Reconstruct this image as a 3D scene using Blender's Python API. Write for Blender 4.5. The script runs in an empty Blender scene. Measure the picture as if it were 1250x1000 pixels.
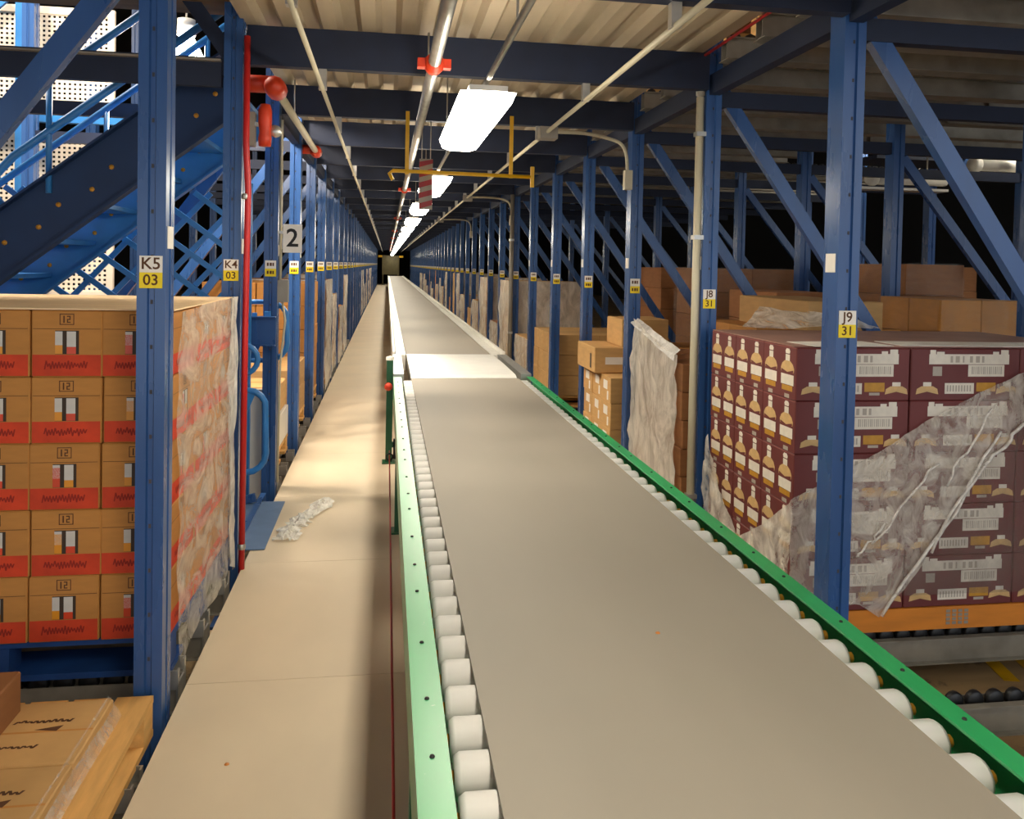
import bpy, bmesh, math, random
from mathutils import Vector, Matrix
random.seed(7)
SC = bpy.context.scene
COL = SC.collection
PI = math.pi

# ---------------------------------------------------------------- camera
cam_d = bpy.data.cameras.new('camera')
cam = bpy.data.objects.new('camera', cam_d)
COL.objects.link(cam)
cam_d.sensor_fit = 'HORIZONTAL'
cam_d.sensor_width = 36.0
cam_d.lens = 28.8                       # 1000 px over a 1250 px wide frame
cam_d.shift_y = -(500 - 351) / 1250.0
cam_d.clip_start = 0.05
cam_d.clip_end = 300
YAW, PITCH, ROLL = math.atan(0.153), math.radians(1.5), 0.020
F = Vector((math.sin(YAW) * math.cos(PITCH), math.cos(YAW) * math.cos(PITCH), -math.sin(PITCH)))
R0 = Vector((math.cos(YAW), -math.sin(YAW), 0))
U0 = R0.cross(F)
R_ = R0 * math.cos(ROLL) + U0 * math.sin(ROLL)
U_ = U0 * math.cos(ROLL) - R0 * math.sin(ROLL)
m = Matrix((R_, U_, -F)).transposed().to_4x4()
m.translation = Vector((0, 0, 1.55))
cam.matrix_world = m
SC.camera = cam

# ---------------------------------------------------------------- world, exposure
W = bpy.data.worlds.new('world')
SC.world = W
W.use_nodes = True
W.node_tree.nodes['Background'].inputs[0].default_value = (0.9, 0.95, 1.0, 1)
W.node_tree.nodes['Background'].inputs[1].default_value = 0.80
SC.view_settings.view_transform = 'Standard'
SC.view_settings.look = 'None'
SC.view_settings.gamma = 1.0
SC.view_settings.use_curve_mapping = False
SC.view_settings.exposure = 1.3
TUBE_POWER = 14.0                       # radiance of the fluorescent diffusers
LAMP_POWER = 130.0                       # the bay lamp over the stairs


# ---------------------------------------------------------------- materials
def srgb(r, g, b):
    f = lambda c: (c / 255 / 12.92) if c / 255 <= 0.04045 else ((c / 255 + 0.055) / 1.055) ** 2.4
    return (f(r), f(g), f(b), 1)


def mat(name, rgb, rough=0.6, metal=0.0, var=0.12, scale=8.0, bump=0.0, stretch=(1, 1, 1), rnd=0.0, rvar=0.0, coat=0.0, dirt=None):
    M = bpy.data.materials.new(name)
    M.use_nodes = True
    nt = M.node_tree
    N, L = nt.nodes, nt.links
    b = N['Principled BSDF']
    c = srgb(*rgb)
    b.inputs['Roughness'].default_value = rough
    b.inputs['Metallic'].default_value = metal
    b.inputs['Coat Weight'].default_value = coat
    tc = N.new('ShaderNodeTexCoord')
    mp = N.new('ShaderNodeMapping')
    mp.inputs['Scale'].default_value = stretch
    L.new(tc.outputs['Object'], mp.inputs[0])
    nz = N.new('ShaderNodeTexNoise')
    nz.inputs['Scale'].default_value = scale
    nz.inputs['Detail'].default_value = 5
    L.new(mp.outputs[0], nz.inputs['Vector'])
    rp = N.new('ShaderNodeMapRange')
    rp.inputs['From Min'].default_value = 0.3
    rp.inputs['From Max'].default_value = 0.7
    rp.inputs['To Min'].default_value = 1 - var
    rp.inputs['To Max'].default_value = 1 + var
    L.new(nz.outputs['Fac'], rp.inputs['Value'])
    mx = N.new('ShaderNodeMix')
    mx.data_type = 'RGBA'
    mx.blend_type = 'MULTIPLY'
    mx.inputs[0].default_value = 1.0
    mx.inputs[6].default_value = c
    L.new(rp.outputs[0], mx.inputs[7])
    out = mx.outputs[2]
    if rnd:
        oi = N.new('ShaderNodeObjectInfo')
        rr = N.new('ShaderNodeMapRange')
        rr.inputs['To Min'].default_value = 1 - rnd
        rr.inputs['To Max'].default_value = 1 + rnd
        L.new(oi.outputs['Random'], rr.inputs['Value'])
        m2 = N.new('ShaderNodeMix')
        m2.data_type = 'RGBA'
        m2.blend_type = 'MULTIPLY'
        m2.inputs[0].default_value = 1.0
        L.new(out, m2.inputs[6])
        L.new(rr.outputs[0], m2.inputs[7])
        out = m2.outputs[2]
    if dirt:
        n3 = N.new('ShaderNodeTexNoise')
        n3.inputs['Scale'].default_value = dirt[1]
        n3.inputs['Detail'].default_value = 8
        n3.inputs['Roughness'].default_value = 0.7
        L.new(tc.outputs['Object'], n3.inputs['Vector'])
        r3 = N.new('ShaderNodeMapRange')
        r3.inputs['From Min'].default_value = dirt[2]
        r3.inputs['From Max'].default_value = dirt[2] + 0.06
        L.new(n3.outputs['Fac'], r3.inputs['Value'])
        m3 = N.new('ShaderNodeMix')
        m3.data_type = 'RGBA'
        m3.inputs[7].default_value = srgb(*dirt[0])
        ml = N.new('ShaderNodeMath')
        ml.operation = 'MULTIPLY'
        ml.inputs[1].default_value = dirt[3]
        L.new(r3.outputs[0], ml.inputs[0])
        L.new(ml.outputs[0], m3.inputs[0])
        L.new(out, m3.inputs[6])
        out = m3.outputs[2]
    L.new(out, b.inputs['Base Color'])
    if rvar:
        r2 = N.new('ShaderNodeMapRange')
        r2.inputs['To Min'].default_value = max(0.02, rough - rvar)
        r2.inputs['To Max'].default_value = min(1, rough + rvar)
        L.new(nz.outputs['Fac'], r2.inputs['Value'])
        L.new(r2.outputs[0], b.inputs['Roughness'])
    if bump:
        bp = N.new('ShaderNodeBump')
        bp.inputs['Strength'].default_value = bump
        bp.inputs['Distance'].default_value = 0.01
        L.new(nz.outputs['Fac'], bp.inputs['Height'])
        L.new(bp.outputs[0], b.inputs['Normal'])
    return M


def emis(name, rgb, power):
    M = bpy.data.materials.new(name)
    M.use_nodes = True
    nt = M.node_tree
    nt.nodes.remove(nt.nodes['Principled BSDF'])
    e = nt.nodes.new('ShaderNodeEmission')
    e.inputs[0].default_value = srgb(*rgb)
    e.inputs[1].default_value = power
    nt.links.new(e.outputs[0], nt.nodes['Material Output'].inputs[0])
    return M


def film_mat(name, lo, hi, scale, stretch=(1, 1, 1), rgb=(235, 228, 218), rough=0.28):
    M = bpy.data.materials.new(name)
    M.use_nodes = True
    nt = M.node_tree
    N, L = nt.nodes, nt.links
    b = N['Principled BSDF']
    b.inputs['Base Color'].default_value = srgb(*rgb)
    b.inputs['Roughness'].default_value = rough
    b.inputs['Specular IOR Level'].default_value = 0.8
    tr = N.new('ShaderNodeBsdfTransparent')
    tc = N.new('ShaderNodeTexCoord')
    mp = N.new('ShaderNodeMapping')
    mp.inputs['Scale'].default_value = stretch
    L.new(tc.outputs['Object'], mp.inputs[0])
    nz = N.new('ShaderNodeTexNoise')
    nz.inputs['Scale'].default_value = scale
    nz.inputs['Detail'].default_value = 6
    nz.inputs['Roughness'].default_value = 0.65
    nz.inputs['Distortion'].default_value = 1.2
    L.new(mp.outputs[0], nz.inputs['Vector'])
    rp = N.new('ShaderNodeMapRange')
    rp.inputs['From Min'].default_value = 0.35
    rp.inputs['From Max'].default_value = 0.72
    rp.inputs['To Min'].default_value = lo
    rp.inputs['To Max'].default_value = hi
    L.new(nz.outputs['Fac'], rp.inputs['Value'])
    bp = N.new('ShaderNodeBump')
    bp.inputs['Strength'].default_value = 0.7
    bp.inputs['Distance'].default_value = 0.02
    L.new(nz.outputs['Fac'], bp.inputs['Height'])
    L.new(bp.outputs[0], b.inputs['Normal'])
    mx = N.new('ShaderNodeMixShader')
    L.new(rp.outputs[0], mx.inputs[0])
    L.new(tr.outputs[0], mx.inputs[1])
    L.new(b.outputs[0], mx.inputs[2])
    L.new(mx.outputs[0], N['Material Output'].inputs[0])
    return M


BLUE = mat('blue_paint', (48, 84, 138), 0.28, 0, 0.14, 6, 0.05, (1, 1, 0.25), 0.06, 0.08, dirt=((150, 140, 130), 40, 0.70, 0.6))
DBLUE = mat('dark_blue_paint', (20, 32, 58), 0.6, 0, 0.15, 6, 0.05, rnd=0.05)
NAVY = mat('stringer_paint', (10, 44, 86), 0.62, 0, 0.12, 6)
LBLUE = mat('light_blue_paint', (48, 122, 190), 0.38, 0, 0.12, 7)
GREEN = mat('green_paint', (46, 158, 92), 0.32, 0, 0.1, 12, 0.03, (1, 0.2, 1), dirt=((150, 190, 160), 30, 0.66, 0.5))
DGREEN = mat('dark_green_paint', (18, 84, 48), 0.4, 0, 0.1, 8)
BELT = mat('belt_rubber', (148, 140, 127), 0.6, 0, 0.05, 3, 0.02, (1, 0.3, 1), 0, 0.04)
STEEL = mat('galvanised_steel', (190, 188, 182), 0.35, 0.75, 0.12, 14, 0.03, rvar=0.1)
EDGE = mat('bright_edge_steel', (226, 223, 214), 0.4, 0.15, 0.06, 10)
ROLLER = mat('roller_steel', (236, 234, 230), 0.3, 0.2, 0.05, 20, 0.01, (0.2, 1, 1))
ZINC = mat('dull_zinc', (150, 144, 132), 0.5, 0.3, 0.18, 9, 0.04)
WALK = mat('walkway_board', (212, 194, 166), 0.55, 0, 0.06, 2.5, 0.02, (1, 0.6, 1), 0.025, 0.05, dirt=((140, 118, 90), 16, 0.74, 0.4))
SUBF = mat('plywood_subfloor', (176, 146, 104), 0.7, 0, 0.2, 3, 0.03, (0.6, 3, 1), dirt=((90, 78, 62), 2.2, 0.55, 0.7))
DECK = mat('deck_metal', (186, 170, 144), 0.5, 0.25, 0.12, 3.0, 0.02, (3, 0.5, 1), dirt=((120, 84, 44), 2.0, 0.66, 0.4))
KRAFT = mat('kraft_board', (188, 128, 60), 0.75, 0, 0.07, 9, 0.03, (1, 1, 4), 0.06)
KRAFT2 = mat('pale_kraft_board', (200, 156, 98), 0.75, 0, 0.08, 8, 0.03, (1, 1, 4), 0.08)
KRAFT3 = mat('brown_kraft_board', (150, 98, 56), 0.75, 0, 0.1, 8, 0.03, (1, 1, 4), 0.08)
CAPB = mat('cap_sheet_board', (240, 206, 158), 0.7, 0, 0.06, 3, 0.02, (0.6, 4, 1))
REDP = mat('red_print', (206, 62, 24), 0.7, 0, 0.14, 14, 0, rnd=0.05)
INK = mat('dark_ink', (92, 56, 30), 0.8)
REDINK = mat('dark_red_ink', (146, 34, 18), 0.8)
BLACK = mat('black_ink', (28, 26, 26), 0.7)
MAROON = mat('maroon_board', (106, 44, 42), 0.55, 0, 0.08, 8, 0.02, rnd=0.06)
MSEAM = mat('maroon_edge', (150, 84, 76), 0.7)
WHITE = mat('white_print', (226, 216, 200), 0.6, 0, 0.06, 30)
PALEG = mat('barcode_grey', (176, 164, 150), 0.6, 0, 0.1, 60, 0, (30, 1, 1))
GOLD = mat('gold_print', (190, 136, 40), 0.5, 0, 0.12, 30)
PGOLD = mat('pale_gold_print', (206, 168, 112), 0.5, 0, 0.12, 30)
YEL = mat('yellow_plate', (246, 214, 16), 0.5, 0, 0.04)
YELP = mat('yellow_paint', (232, 178, 16), 0.4, 0, 0.1, 10)
PLATE = mat('white_plate', (240, 232, 220), 0.5, 0, 0.04)
RED = mat('red_pipe_paint', (196, 34, 34), 0.4, 0, 0.08, 9)
ORED = mat('orange_red_casting', (206, 58, 24), 0.45, 0, 0.14, 14, 0.05)
WOOD = mat('pallet_wood', (222, 170, 98), 0.75, 0, 0.14, 6, 0.06, (1, 6, 6), 0.1)
OWOOD = mat('orange_board', (206, 124, 36), 0.7, 0, 0.1, 5, 0.03, (1, 6, 6), 0.05)
BPAL = mat('blue_pallet_paint', (28, 70, 134), 0.6, 0, 0.2, 8, 0.04, rnd=0.08)
RUBBER = mat('black_wheel', (26, 25, 26), 0.45, 0, 0.1, 10)
CREAM = mat('cream_pipe', (206, 196, 168), 0.4, 0, 0.06, 8)
GREY = mat('grey_box', (150, 142, 130), 0.45, 0.2, 0.08, 8)
WHITEP = mat('white_enamel', (226, 220, 208), 0.4, 0, 0.05, 6)
PEG = mat('perforated_sheet_paint', (236, 222, 200), 0.5, 0, 0.05, 4)
DPAINT = mat('steel_blue_plate', (96, 122, 158), 0.5, 0.2, 0.08, 10, 0.03)
DARKW = mat('dark_wall', (20, 19, 20), 0.9, 0, 0.2, 1)
OLIVE = mat('olive_panel', (74, 66, 34), 0.6, 0, 0.2, 5)
CONC = mat('grey_sheet', (226, 222, 210), 0.6, 0, 0.05, 4)
DROP = mat('orange_drip', (196, 120, 50), 0.5)
FILM = film_mat('stretch_film', 0.22, 0.85, 9, (1, 1, 0.6), (250, 243, 230))
FILMT = film_mat('thin_stretch_film', 0.08, 0.45, 7, (1, 1, 1.6))
FILMX = film_mat('clear_load_film', 0.03, 0.16, 6)
FILMM = film_mat('milky_stretch_film', 0.40, 0.92, 6, (1, 1, 0.5), (250, 242, 228), 0.22)
FILMD = film_mat('hanging_stretch_film', 0.18, 0.72, 11, (1, 1, 0.7), (232, 220, 204), 0.2)
TUBE = emis('tube_light', (255, 246, 226), TUBE_POWER)
LAMP = emis('bay_lamp_light', (255, 240, 220), LAMP_POWER)
SPOTY = emis('tan', (1, 1, 1), 0)


# ---------------------------------------------------------------- mesh builder
class MB:
    def __init__(s):
        s.v, s.f, s.m, s.s = [], [], [], []

    def add(s, vs, fs, mi=0, sm=False):
        k = len(s.v)
        s.v += [tuple(v) for v in vs]
        for f in fs:
            s.f.append(tuple(k + i for i in f))
            s.m.append(mi)
            s.s.append(sm)
        return s

    def box(s, x0, x1, y0, y1, z0, z1, mi=0):
        return s.add([(x0, y0, z0), (x1, y0, z0), (x1, y1, z0), (x0, y1, z0), (x0, y0, z1), (x1, y0, z1), (x1, y1, z1), (x0, y1, z1)],
                     [(0, 3, 2, 1), (4, 5, 6, 7), (0, 1, 5, 4), (1, 2, 6, 5), (2, 3, 7, 6), (3, 0, 4, 7)], mi)

    def bar(s, p0, p1, w, t, up=(0, 1, 0), mi=0):
        p0, p1, up = Vector(p0), Vector(p1), Vector(up)
        d = (p1 - p0).normalized()
        a = d.cross(up).normalized()
        b = a.cross(d).normalized()
        a, b = a * w / 2, b * t / 2
        vs = [p + sa * a + sb * b for p in (p0, p1) for sa, sb in ((-1, -1), (1, -1), (1, 1), (-1, 1))]
        return s.add(vs, [(0, 1, 2, 3), (7, 6, 5, 4), (0, 4, 5, 1), (1, 5, 6, 2), (2, 6, 7, 3), (3, 7, 4, 0)], mi)

    def tube(s, pts, r, n=8, mi=0, cap=True):
        pts = [Vector(p) for p in pts]
        vs = []
        ref = None
        for i, p in enumerate(pts):
            d = (pts[min(i + 1, len(pts) - 1)] - pts[max(i - 1, 0)]).normalized()
            if ref is None:
                ref = Vector((0, 0, 1)) if abs(d.z) < 0.9 else Vector((1, 0, 0))
            a = d.cross(ref).normalized()
            b = d.cross(a).normalized()
            ref = a.cross(d)
            for k in range(n):
                t = 2 * PI * k / n
                vs.append(p + r * (math.cos(t) * a + math.sin(t) * b))
        fs = []
        for i in range(len(pts) - 1):
            for k in range(n):
                fs.append((i * n + k, i * n + (k + 1) % n, (i + 1) * n + (k + 1) % n, (i + 1) * n + k))
        s.add(vs, fs, mi, True)
        if cap:
            k0 = len(s.v) - len(vs)
            s.f.append(tuple(k0 + i for i in range(n))[::-1])
            s.f.append(tuple(k0 + (len(pts) - 1) * n + i for i in range(n)))
            s.m += [mi, mi]
            s.s += [False, False]
        return s

    def poly(s, pts, mi=0):
        return s.add(pts, [tuple(range(len(pts)))], mi)

    def prism(s, prof, z0, z1, mi=0):
        n = len(prof)
        vs = [(x, y, z0) for x, y in prof] + [(x, y, z1) for x, y in prof]
        fs = [(i, (i + 1) % n, n + (i + 1) % n, n + i) for i in range(n)]
        return s.add(vs, fs + [tuple(range(n))[::-1], tuple(range(n, 2 * n))], mi)

    def lathe(s, prof, c=(0, 0, 0), n=12, mi=0, axis='z'):
        vs = []
        for r, h in prof:
            for k in range(n):
                t = 2 * PI * k / n
                p = (r * math.cos(t), r * math.sin(t), h)
                if axis == 'x':
                    p = (h, p[0], p[1])
                elif axis == 'y':
                    p = (p[1], h, p[0])
                vs.append((c[0] + p[0], c[1] + p[1], c[2] + p[2]))
        fs = [(i * n + k, i * n + (k + 1) % n, (i + 1) * n + (k + 1) % n, (i + 1) * n + k) for i in range(len(prof) - 1) for k in range(n)]
        return s.add(vs, fs, mi, True)

    def mesh(s, name, mats):
        me = bpy.data.meshes.new(name)
        me.from_pydata(s.v, [], s.f)
        for M in (mats if isinstance(mats, (list, tuple)) else [mats]):
            me.materials.append(M)
        me.polygons.foreach_set('material_index', s.m)
        me.polygons.foreach_set('use_smooth', s.s)
        me.update()
        return me


def link(name, data, parent=None, loc=(0, 0, 0), rz=0.0):
    o = bpy.data.objects.new(name, data)
    COL.objects.link(o)
    o.location = loc
    if rz:
        o.rotation_euler.z = rz
    if parent is not None:
        o.parent = parent
    return o


def ob(name, mb, mats, parent=None, loc=(0, 0, 0)):
    return link(name, mb.mesh(name, mats), parent, loc)


def thing(name, label, cat, loc=(0, 0, 0), group=None, data=None):
    o = link(name, data, None, loc)
    return tag(o, label, cat, group)


def tag(o, label, cat, group=None):
    o['label'] = label
    o['category'] = cat
    if group:
        o['group'] = group
    return o


def struct(o):
    o['kind'] = 'structure'
    return o


def stuff(o):
    o['kind'] = 'stuff'
    return o


def rbox(sx, sy, sz, name, mats, bev=0.005):
    """a carton body: rounded edges, base centre at the origin"""
    bm = bmesh.new()
    bmesh.ops.create_cube(bm, size=1.0)
    for v in bm.verts:
        v.co = Vector((v.co.x * sx, v.co.y * sy, (v.co.z + 0.5) * sz))
    bmesh.ops.bevel(bm, geom=bm.edges[:], offset=bev, segments=1, affect='EDGES')
    me = bpy.data.meshes.new(name)
    bm.to_mesh(me)
    bm.free()
    for M in (mats if isinstance(mats, (list, tuple)) else [mats]):
        me.materials.append(M)
    return me


_txt = {}


def text_mesh(s, size, M):
    k = (s, size, M.name)
    if k not in _txt:
        cu = bpy.data.curves.new('text', 'FONT')
        cu.body = s
        cu.size = size
        cu.align_x, cu.align_y = 'CENTER', 'CENTER'
        cu.resolution_u = 3
        cu.extrude = 0.0004
        cu.offset = size * 0.012
        t = bpy.data.objects.new('text', cu)
        COL.objects.link(t)
        me = bpy.data.meshes.new_from_object(t.evaluated_get(bpy.context.evaluated_depsgraph_get()))
        bpy.data.objects.remove(t)
        me.materials.clear()
        me.materials.append(M)
        _txt[k] = me
    return _txt[k]


def put_text(s, size, M, parent, loc, face='front', name='lettering'):
    o = link(name, text_mesh(s, size, M), parent, loc)
    # local x to the reader's right, local z up
    o.rotation_euler = {'front': (PI / 2, 0, 0), 'east': (PI / 2, 0, PI / 2), 'west': (PI / 2, 0, -PI / 2)}[face]
    return o


ORD = ['zeroth', 'first', 'second', 'third', 'fourth', 'fifth', 'sixth', 'seventh', 'eighth', 'ninth', 'tenth', 'eleventh', 'twelfth',
       'thirteenth', 'fourteenth', 'fifteenth', 'sixteenth', 'seventeenth', 'eighteenth', 'nineteenth', 'twentieth']
PITCH_Y = 1.405
XL, XR = -0.77, 1.80
YL = lambda k: 2.91 + PITCH_Y * (k - 1)
YR = lambda k: 3.05 + PITCH_Y * (k - 1)
YB = lambda k: 2.98 + PITCH_Y * (k - 1)
NROW = 45
YEND = 66.0

# ================================================================ SETTING
# walkway: a slab with single boards laid along it
fl = struct(ob('floor', MB().box(-0.69, 1.70, -6.69, YEND, -0.30, -0.005), WALK))
pm = MB().box(-1.205, 1.205, -0.6088, 0.6088, -0.005, 0.0).mesh('floor_panel', WALK)
for i in range(60):
    link('floor_panel', pm, fl, (0.505, -6.06 + 1.22 * i, 0))
struct(ob('floor', MB().box(-12, 14, -7, YEND + 1, -0.36, -0.30), SUBF))
struct(ob('wall_end', MB().box(-12, 14, YEND, YEND + 0.2, -0.3, 7.0), DARKW))
struct(ob('wall_left', MB().box(-12.2, -12, -5, YEND, -0.3, 7.0), DARKW))
struct(ob('wall_right', MB().box(14, 14.2, -5, YEND, -0.3, 7.0), DARKW))
struct(ob('ceiling', MB().box(-12, 14, -7, YEND, 7.0, 7.2), DARKW))
struct(ob('ceiling', MB().box(-12, -0.76, -7, 4.50, 2.83, 2.89), mat('upper_boards', (104, 78, 50), 0.8, 0, 0.2, 3, 0, (0.5, 6, 1))))

# corrugated deck over the aisle: ribs run along the aisle
dk = MB()
x0, n, p = -0.74, 25, 0.0992
prof = []
for i in range(n):
    a = x0 + i * p
    zz = 2.752 if i % 2 == 0 else 2.795
    prof += [(a, zz), (a + p * 0.72, zz)]
vs = []
ys = [-7.0, YEND - 0.3]
for y in ys:
    vs += [(x, y, z) for x, z in prof]
    vs += [(x, y, 2.82) for x, z in prof]
np_ = len(prof)
fs = []
for i in range(np_ - 1):
    fs.append((i, i + 1, 2 * np_ + i + 1, 2 * np_ + i))
    fs.append((np_ + i, 3 * np_ + i, 3 * np_ + i + 1, np_ + i + 1))
dk.add(vs, fs)
cl = struct(ob('ceiling', dk, DECK))
bmsh = MB()
bmsh.box(-1.235, 1.235, -0.03, 0.03, 0.185, 0.2).box(-1.235, 1.235, -0.03, 0.03, 0.0, 0.015).box(-1.235, 1.235, -0.03, 0.0, 0.015, 0.185)
bmesh_ = bmsh.mesh('beam', DBLUE)
for k in range(0, NROW):
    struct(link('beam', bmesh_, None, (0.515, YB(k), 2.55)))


# ================================================================ RACKS
def post_mesh(h, name, z0=-0.30):
    w, d, g = 0.045, 0.055, 0.010
    prof_ = [(-w, -d), (-0.012, -d), (-0.008, -d + g), (0.008, -d + g), (0.012, -d), (w, -d), (w, -0.012), (w - 0.004, -0.008), (w - 0.004, 0.008),
             (w, 0.012), (w, d), (-w, d)]
    return MB().prism(prof_, z0, h).mesh(name, BLUE)


POST = post_mesh(4.6, 'post')
POSTF = MB().box(-0.045, 0.045, -0.055, 0.055, -0.3, 2.75).mesh('post', BLUE)
BASE = MB().box(-0.08, 0.08, -0.09, 0.09, -0.30, -0.285).mesh('base_plate', BLUE)
sl = MB()
for i in range(30):
    sl.box(-0.004, 0.004, -0.0458, -0.0448, 0.05 + i * 0.15, 0.064 + i * 0.15)
SLOT = sl.mesh('slot', mat('slot_shade', (58, 56, 62), 0.7))
PL_W = MB().box(-0.036, 0.036, -0.0585, -0.055, 0.0, 0.055).mesh('number_plate', PLATE)
PL_Y = MB().box(-0.036, 0.036, -0.0585, -0.055, -0.052, 0.0).mesh('colour_plate', YEL)
STK = MB().box(-0.001, 0.001, -0.036, 0.036, 0.0, 0.075).mesh('sticker', PLATE)
mk = MB()
for i, (a, w) in enumerate(((-0.024, 0.012), (-0.006, 0.014), (0.012, 0.01))):
    mk.box(a, a + w, -0.0592, -0.0585, 0.018, 0.04)
    mk.box(a, a + w, -0.0592, -0.0585, -0.036, -0.014)
MARK = mk.mesh('lettering', INK)


def rack(side, k):
    s = 1 if side == 'R' else -1
    X, Y = (XR, YR(k)) if side == 'R' else (XL, YL(k))
    row = 'conveyor-side' if side == 'R' else 'walkway-side'
    near = k <= 12
    grp = None
    if side == 'L' and k == 1:
        lab = 'blue rack post with the K5 plate beside the red-banded cartons'
    elif side == 'L' and k == 2:
        lab = 'dark blue rack post with the K4 plate behind the red riser pipe'
    elif side == 'R' and k == 1:
        lab = 'big blue rack post with the J9 plate before the maroon cartons'
    elif side == 'R' and k == 2:
        lab = 'blue rack post next to the cream conduit pipe, at the maroon cartons'
    elif k == 0:
        lab = 'blue rack post of the %s row, nearest to the viewer' % row
    elif k <= 20:
        lab = 'blue rack post with yellow plate, %s down the %s row' % (ORD[k], row)
    else:
        lab = 'blue rack post far down the %s row, yellow plate at eye height' % row
        grp = 'far rack posts of the %s row' % row
    t = thing('rack_frame', lab, 'rack', (X, Y, 0), grp)
    link('post', POST if near else POSTF, t)
    zl = 1.508 if side == 'L' else 1.318
    zl = {('L', 1): 1.505, ('L', 2): 1.50, ('R', 1): 1.345, ('R', 2): 1.385}.get((side, k), 1.42 if side == 'R' else 1.50)
    link('number_plate', PL_W, t, (0, 0, zl))
    link('colour_plate', PL_Y, t, (0, 0, zl))
    tx = {('L', 1): ('K5', '03'), ('L', 2): ('K4', '03'), ('R', 1): ('J9', '31'), ('R', 2): ('J8', '31')}.get((side, k))
    if tx:
        put_text(tx[0], 0.055, INK, t, (0, -0.0592, zl + 0.028))
        put_text(tx[1], 0.05, INK, t, (0, -0.0592, zl - 0.026))
    elif near:
        link('lettering', MARK, t, (0, 0, zl))
    if near:
        link('sticker', STK, t, (-s * 0.0462, 0, 1.55 if side == 'R' else 1.585))
        link('base_plate', BASE, t)
        stuff(link('slot', SLOT, t))
        pr = link('post', POST, t, (s * 2.08, 0, 0))
        if k <= 7:
            link('post', POST, t, (s * 4.40, 0, 0))
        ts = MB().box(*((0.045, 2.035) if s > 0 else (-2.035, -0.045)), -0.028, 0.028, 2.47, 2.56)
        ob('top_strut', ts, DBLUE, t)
        if side == 'R' or k not in (2,):
            b = MB().bar((s * 0.06, 0, 2.57), (s * 2.02, 0, -0.16), 0.075, 0.045)
            ob('brace', b, BLUE, t)
        if side == 'L' and k == 2:
            ob('brace', MB().bar((-0.40, 0, 3.10), (-0.03, 0, 2.58), 0.075, 0.045), DBLUE, t)
        if side == 'R':
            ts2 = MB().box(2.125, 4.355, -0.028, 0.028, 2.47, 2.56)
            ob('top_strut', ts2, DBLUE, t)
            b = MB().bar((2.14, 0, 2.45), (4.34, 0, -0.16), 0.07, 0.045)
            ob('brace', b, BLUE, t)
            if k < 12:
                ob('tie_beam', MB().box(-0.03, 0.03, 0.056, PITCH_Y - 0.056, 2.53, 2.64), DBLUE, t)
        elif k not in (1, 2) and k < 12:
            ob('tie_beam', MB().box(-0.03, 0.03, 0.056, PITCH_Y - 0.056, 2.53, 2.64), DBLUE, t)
    return t


for k in range(0, NROW):
    rack('L', k)
    rack('R', k)

# ================================================================ FLOW LANES
WHEEL = MB().lathe([(0.0, -0.014), (0.03, -0.014), (0.036, -0.008), (0.036, 0.008), (0.03, 0.014), (0.0, 0.014)], n=14, axis='y').mesh('wheel', RUBBER)
_w = MB()
for i in range(26):
    _w.lathe([(0.0, -0.014), (0.034, -0.012), (0.034, 0.012), (0.0, 0.014)], (0.06 + i * 0.085, 0, 0), 8, 0, 'y')
WHEELS = _w.mesh('wheel_strip', RUBBER)
_r = MB()
_r.box(0, 2.3, -0.035, -0.030, -0.115, 0.0).box(0, 2.3, 0.030, 0.035, -0.115, 0.0).box(0, 2.3, -0.030, 0.030, -0.115, -0.108)
_r.box(0, 2.3, -0.062, -0.035, -0.005, 0.0).box(0, 2.3, 0.035, 0.062, -0.115, -0.110)
_r.box(0, 2.3, -0.062, -0.035, -0.115, -0.110)
RAIL = _r.mesh('rail', ZINC)
STOP = MB().box(-0.006, 0.0, -0.06, 0.06, -0.10, 0.0).box(-0.006, 0.0, -0.06, -0.035, 0.0, 0.05).box(-0.006, 0.0, 0.035, 0.06, 0.0, 0.05).box(0.0, 0.05, -0.06, -0.055, -0.02, 0.05).box(0.0, 0.05, 0.055, 0.06, -0.02, 0.05).mesh('end_stop', STEEL)


def lane(side, k, zw, label, group=None, single=False, stop=True):
    """three wheel tracks of one bay; zw is the height of the wheel tops"""
    s = 1 if side == 'R' else -1
    Y0 = (YR(k) if side == 'R' else YL(k))
    X = 1.76 if side == 'R' else -0.73
    t = thing('flow_lane', label, 'conveyor', (X, Y0, zw - 0.036), group)
    if s < 0:
        t.rotation_euler.z = PI
    for dy in (0.22, 0.64, 1.08) if side == 'L' else (0.30, 0.72, 1.14):
        yy = dy * s
        r = link('rail', RAIL, t, (0, yy, 0))
        if single:
            for i in range(16):
                link('wheel', WHEEL, r, (0.06 + i * 0.085, 0, 0))
        else:
            stuff(link('wheel_strip', WHEELS, r))
        if stop and s < 0:
            link('end_stop', STOP, r, (0.0, 0, 0))
    return t


lane('R', 0, -0.035, 'empty wheel track lane in front of the maroon cartons', single=True)
lane('R', 1, -0.045, 'wheel track lane under the maroon cartons', single=True)
lane('L', 0, -0.037, 'wheel track lane under the bare kraft pallet', single=True)
lane('L', 1, 0.048, 'wheel track lane under the blue pallet', single=True)
for k in range(2, 11):
    lane('R', k, -0.03, 'steel wheel track lane, %s bay down the conveyor-side row' % ORD[k])
    if k > 2:
        lane('L', k, 0.0, 'steel wheel track lane, %s bay down the walkway-side row' % ORD[k])
for k in range(0, 9):
    lane('R', k, 2.82, 'overhead wheel track lane, %s bay along the conveyor-side row' % ORD[k], stop=False)
    if k != 4:
        lane('R', k, 2.82, 'inner overhead wheel track lane, %s bay along the conveyor-side row' % ORD[k], stop=False).location.x = 4.1

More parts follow.
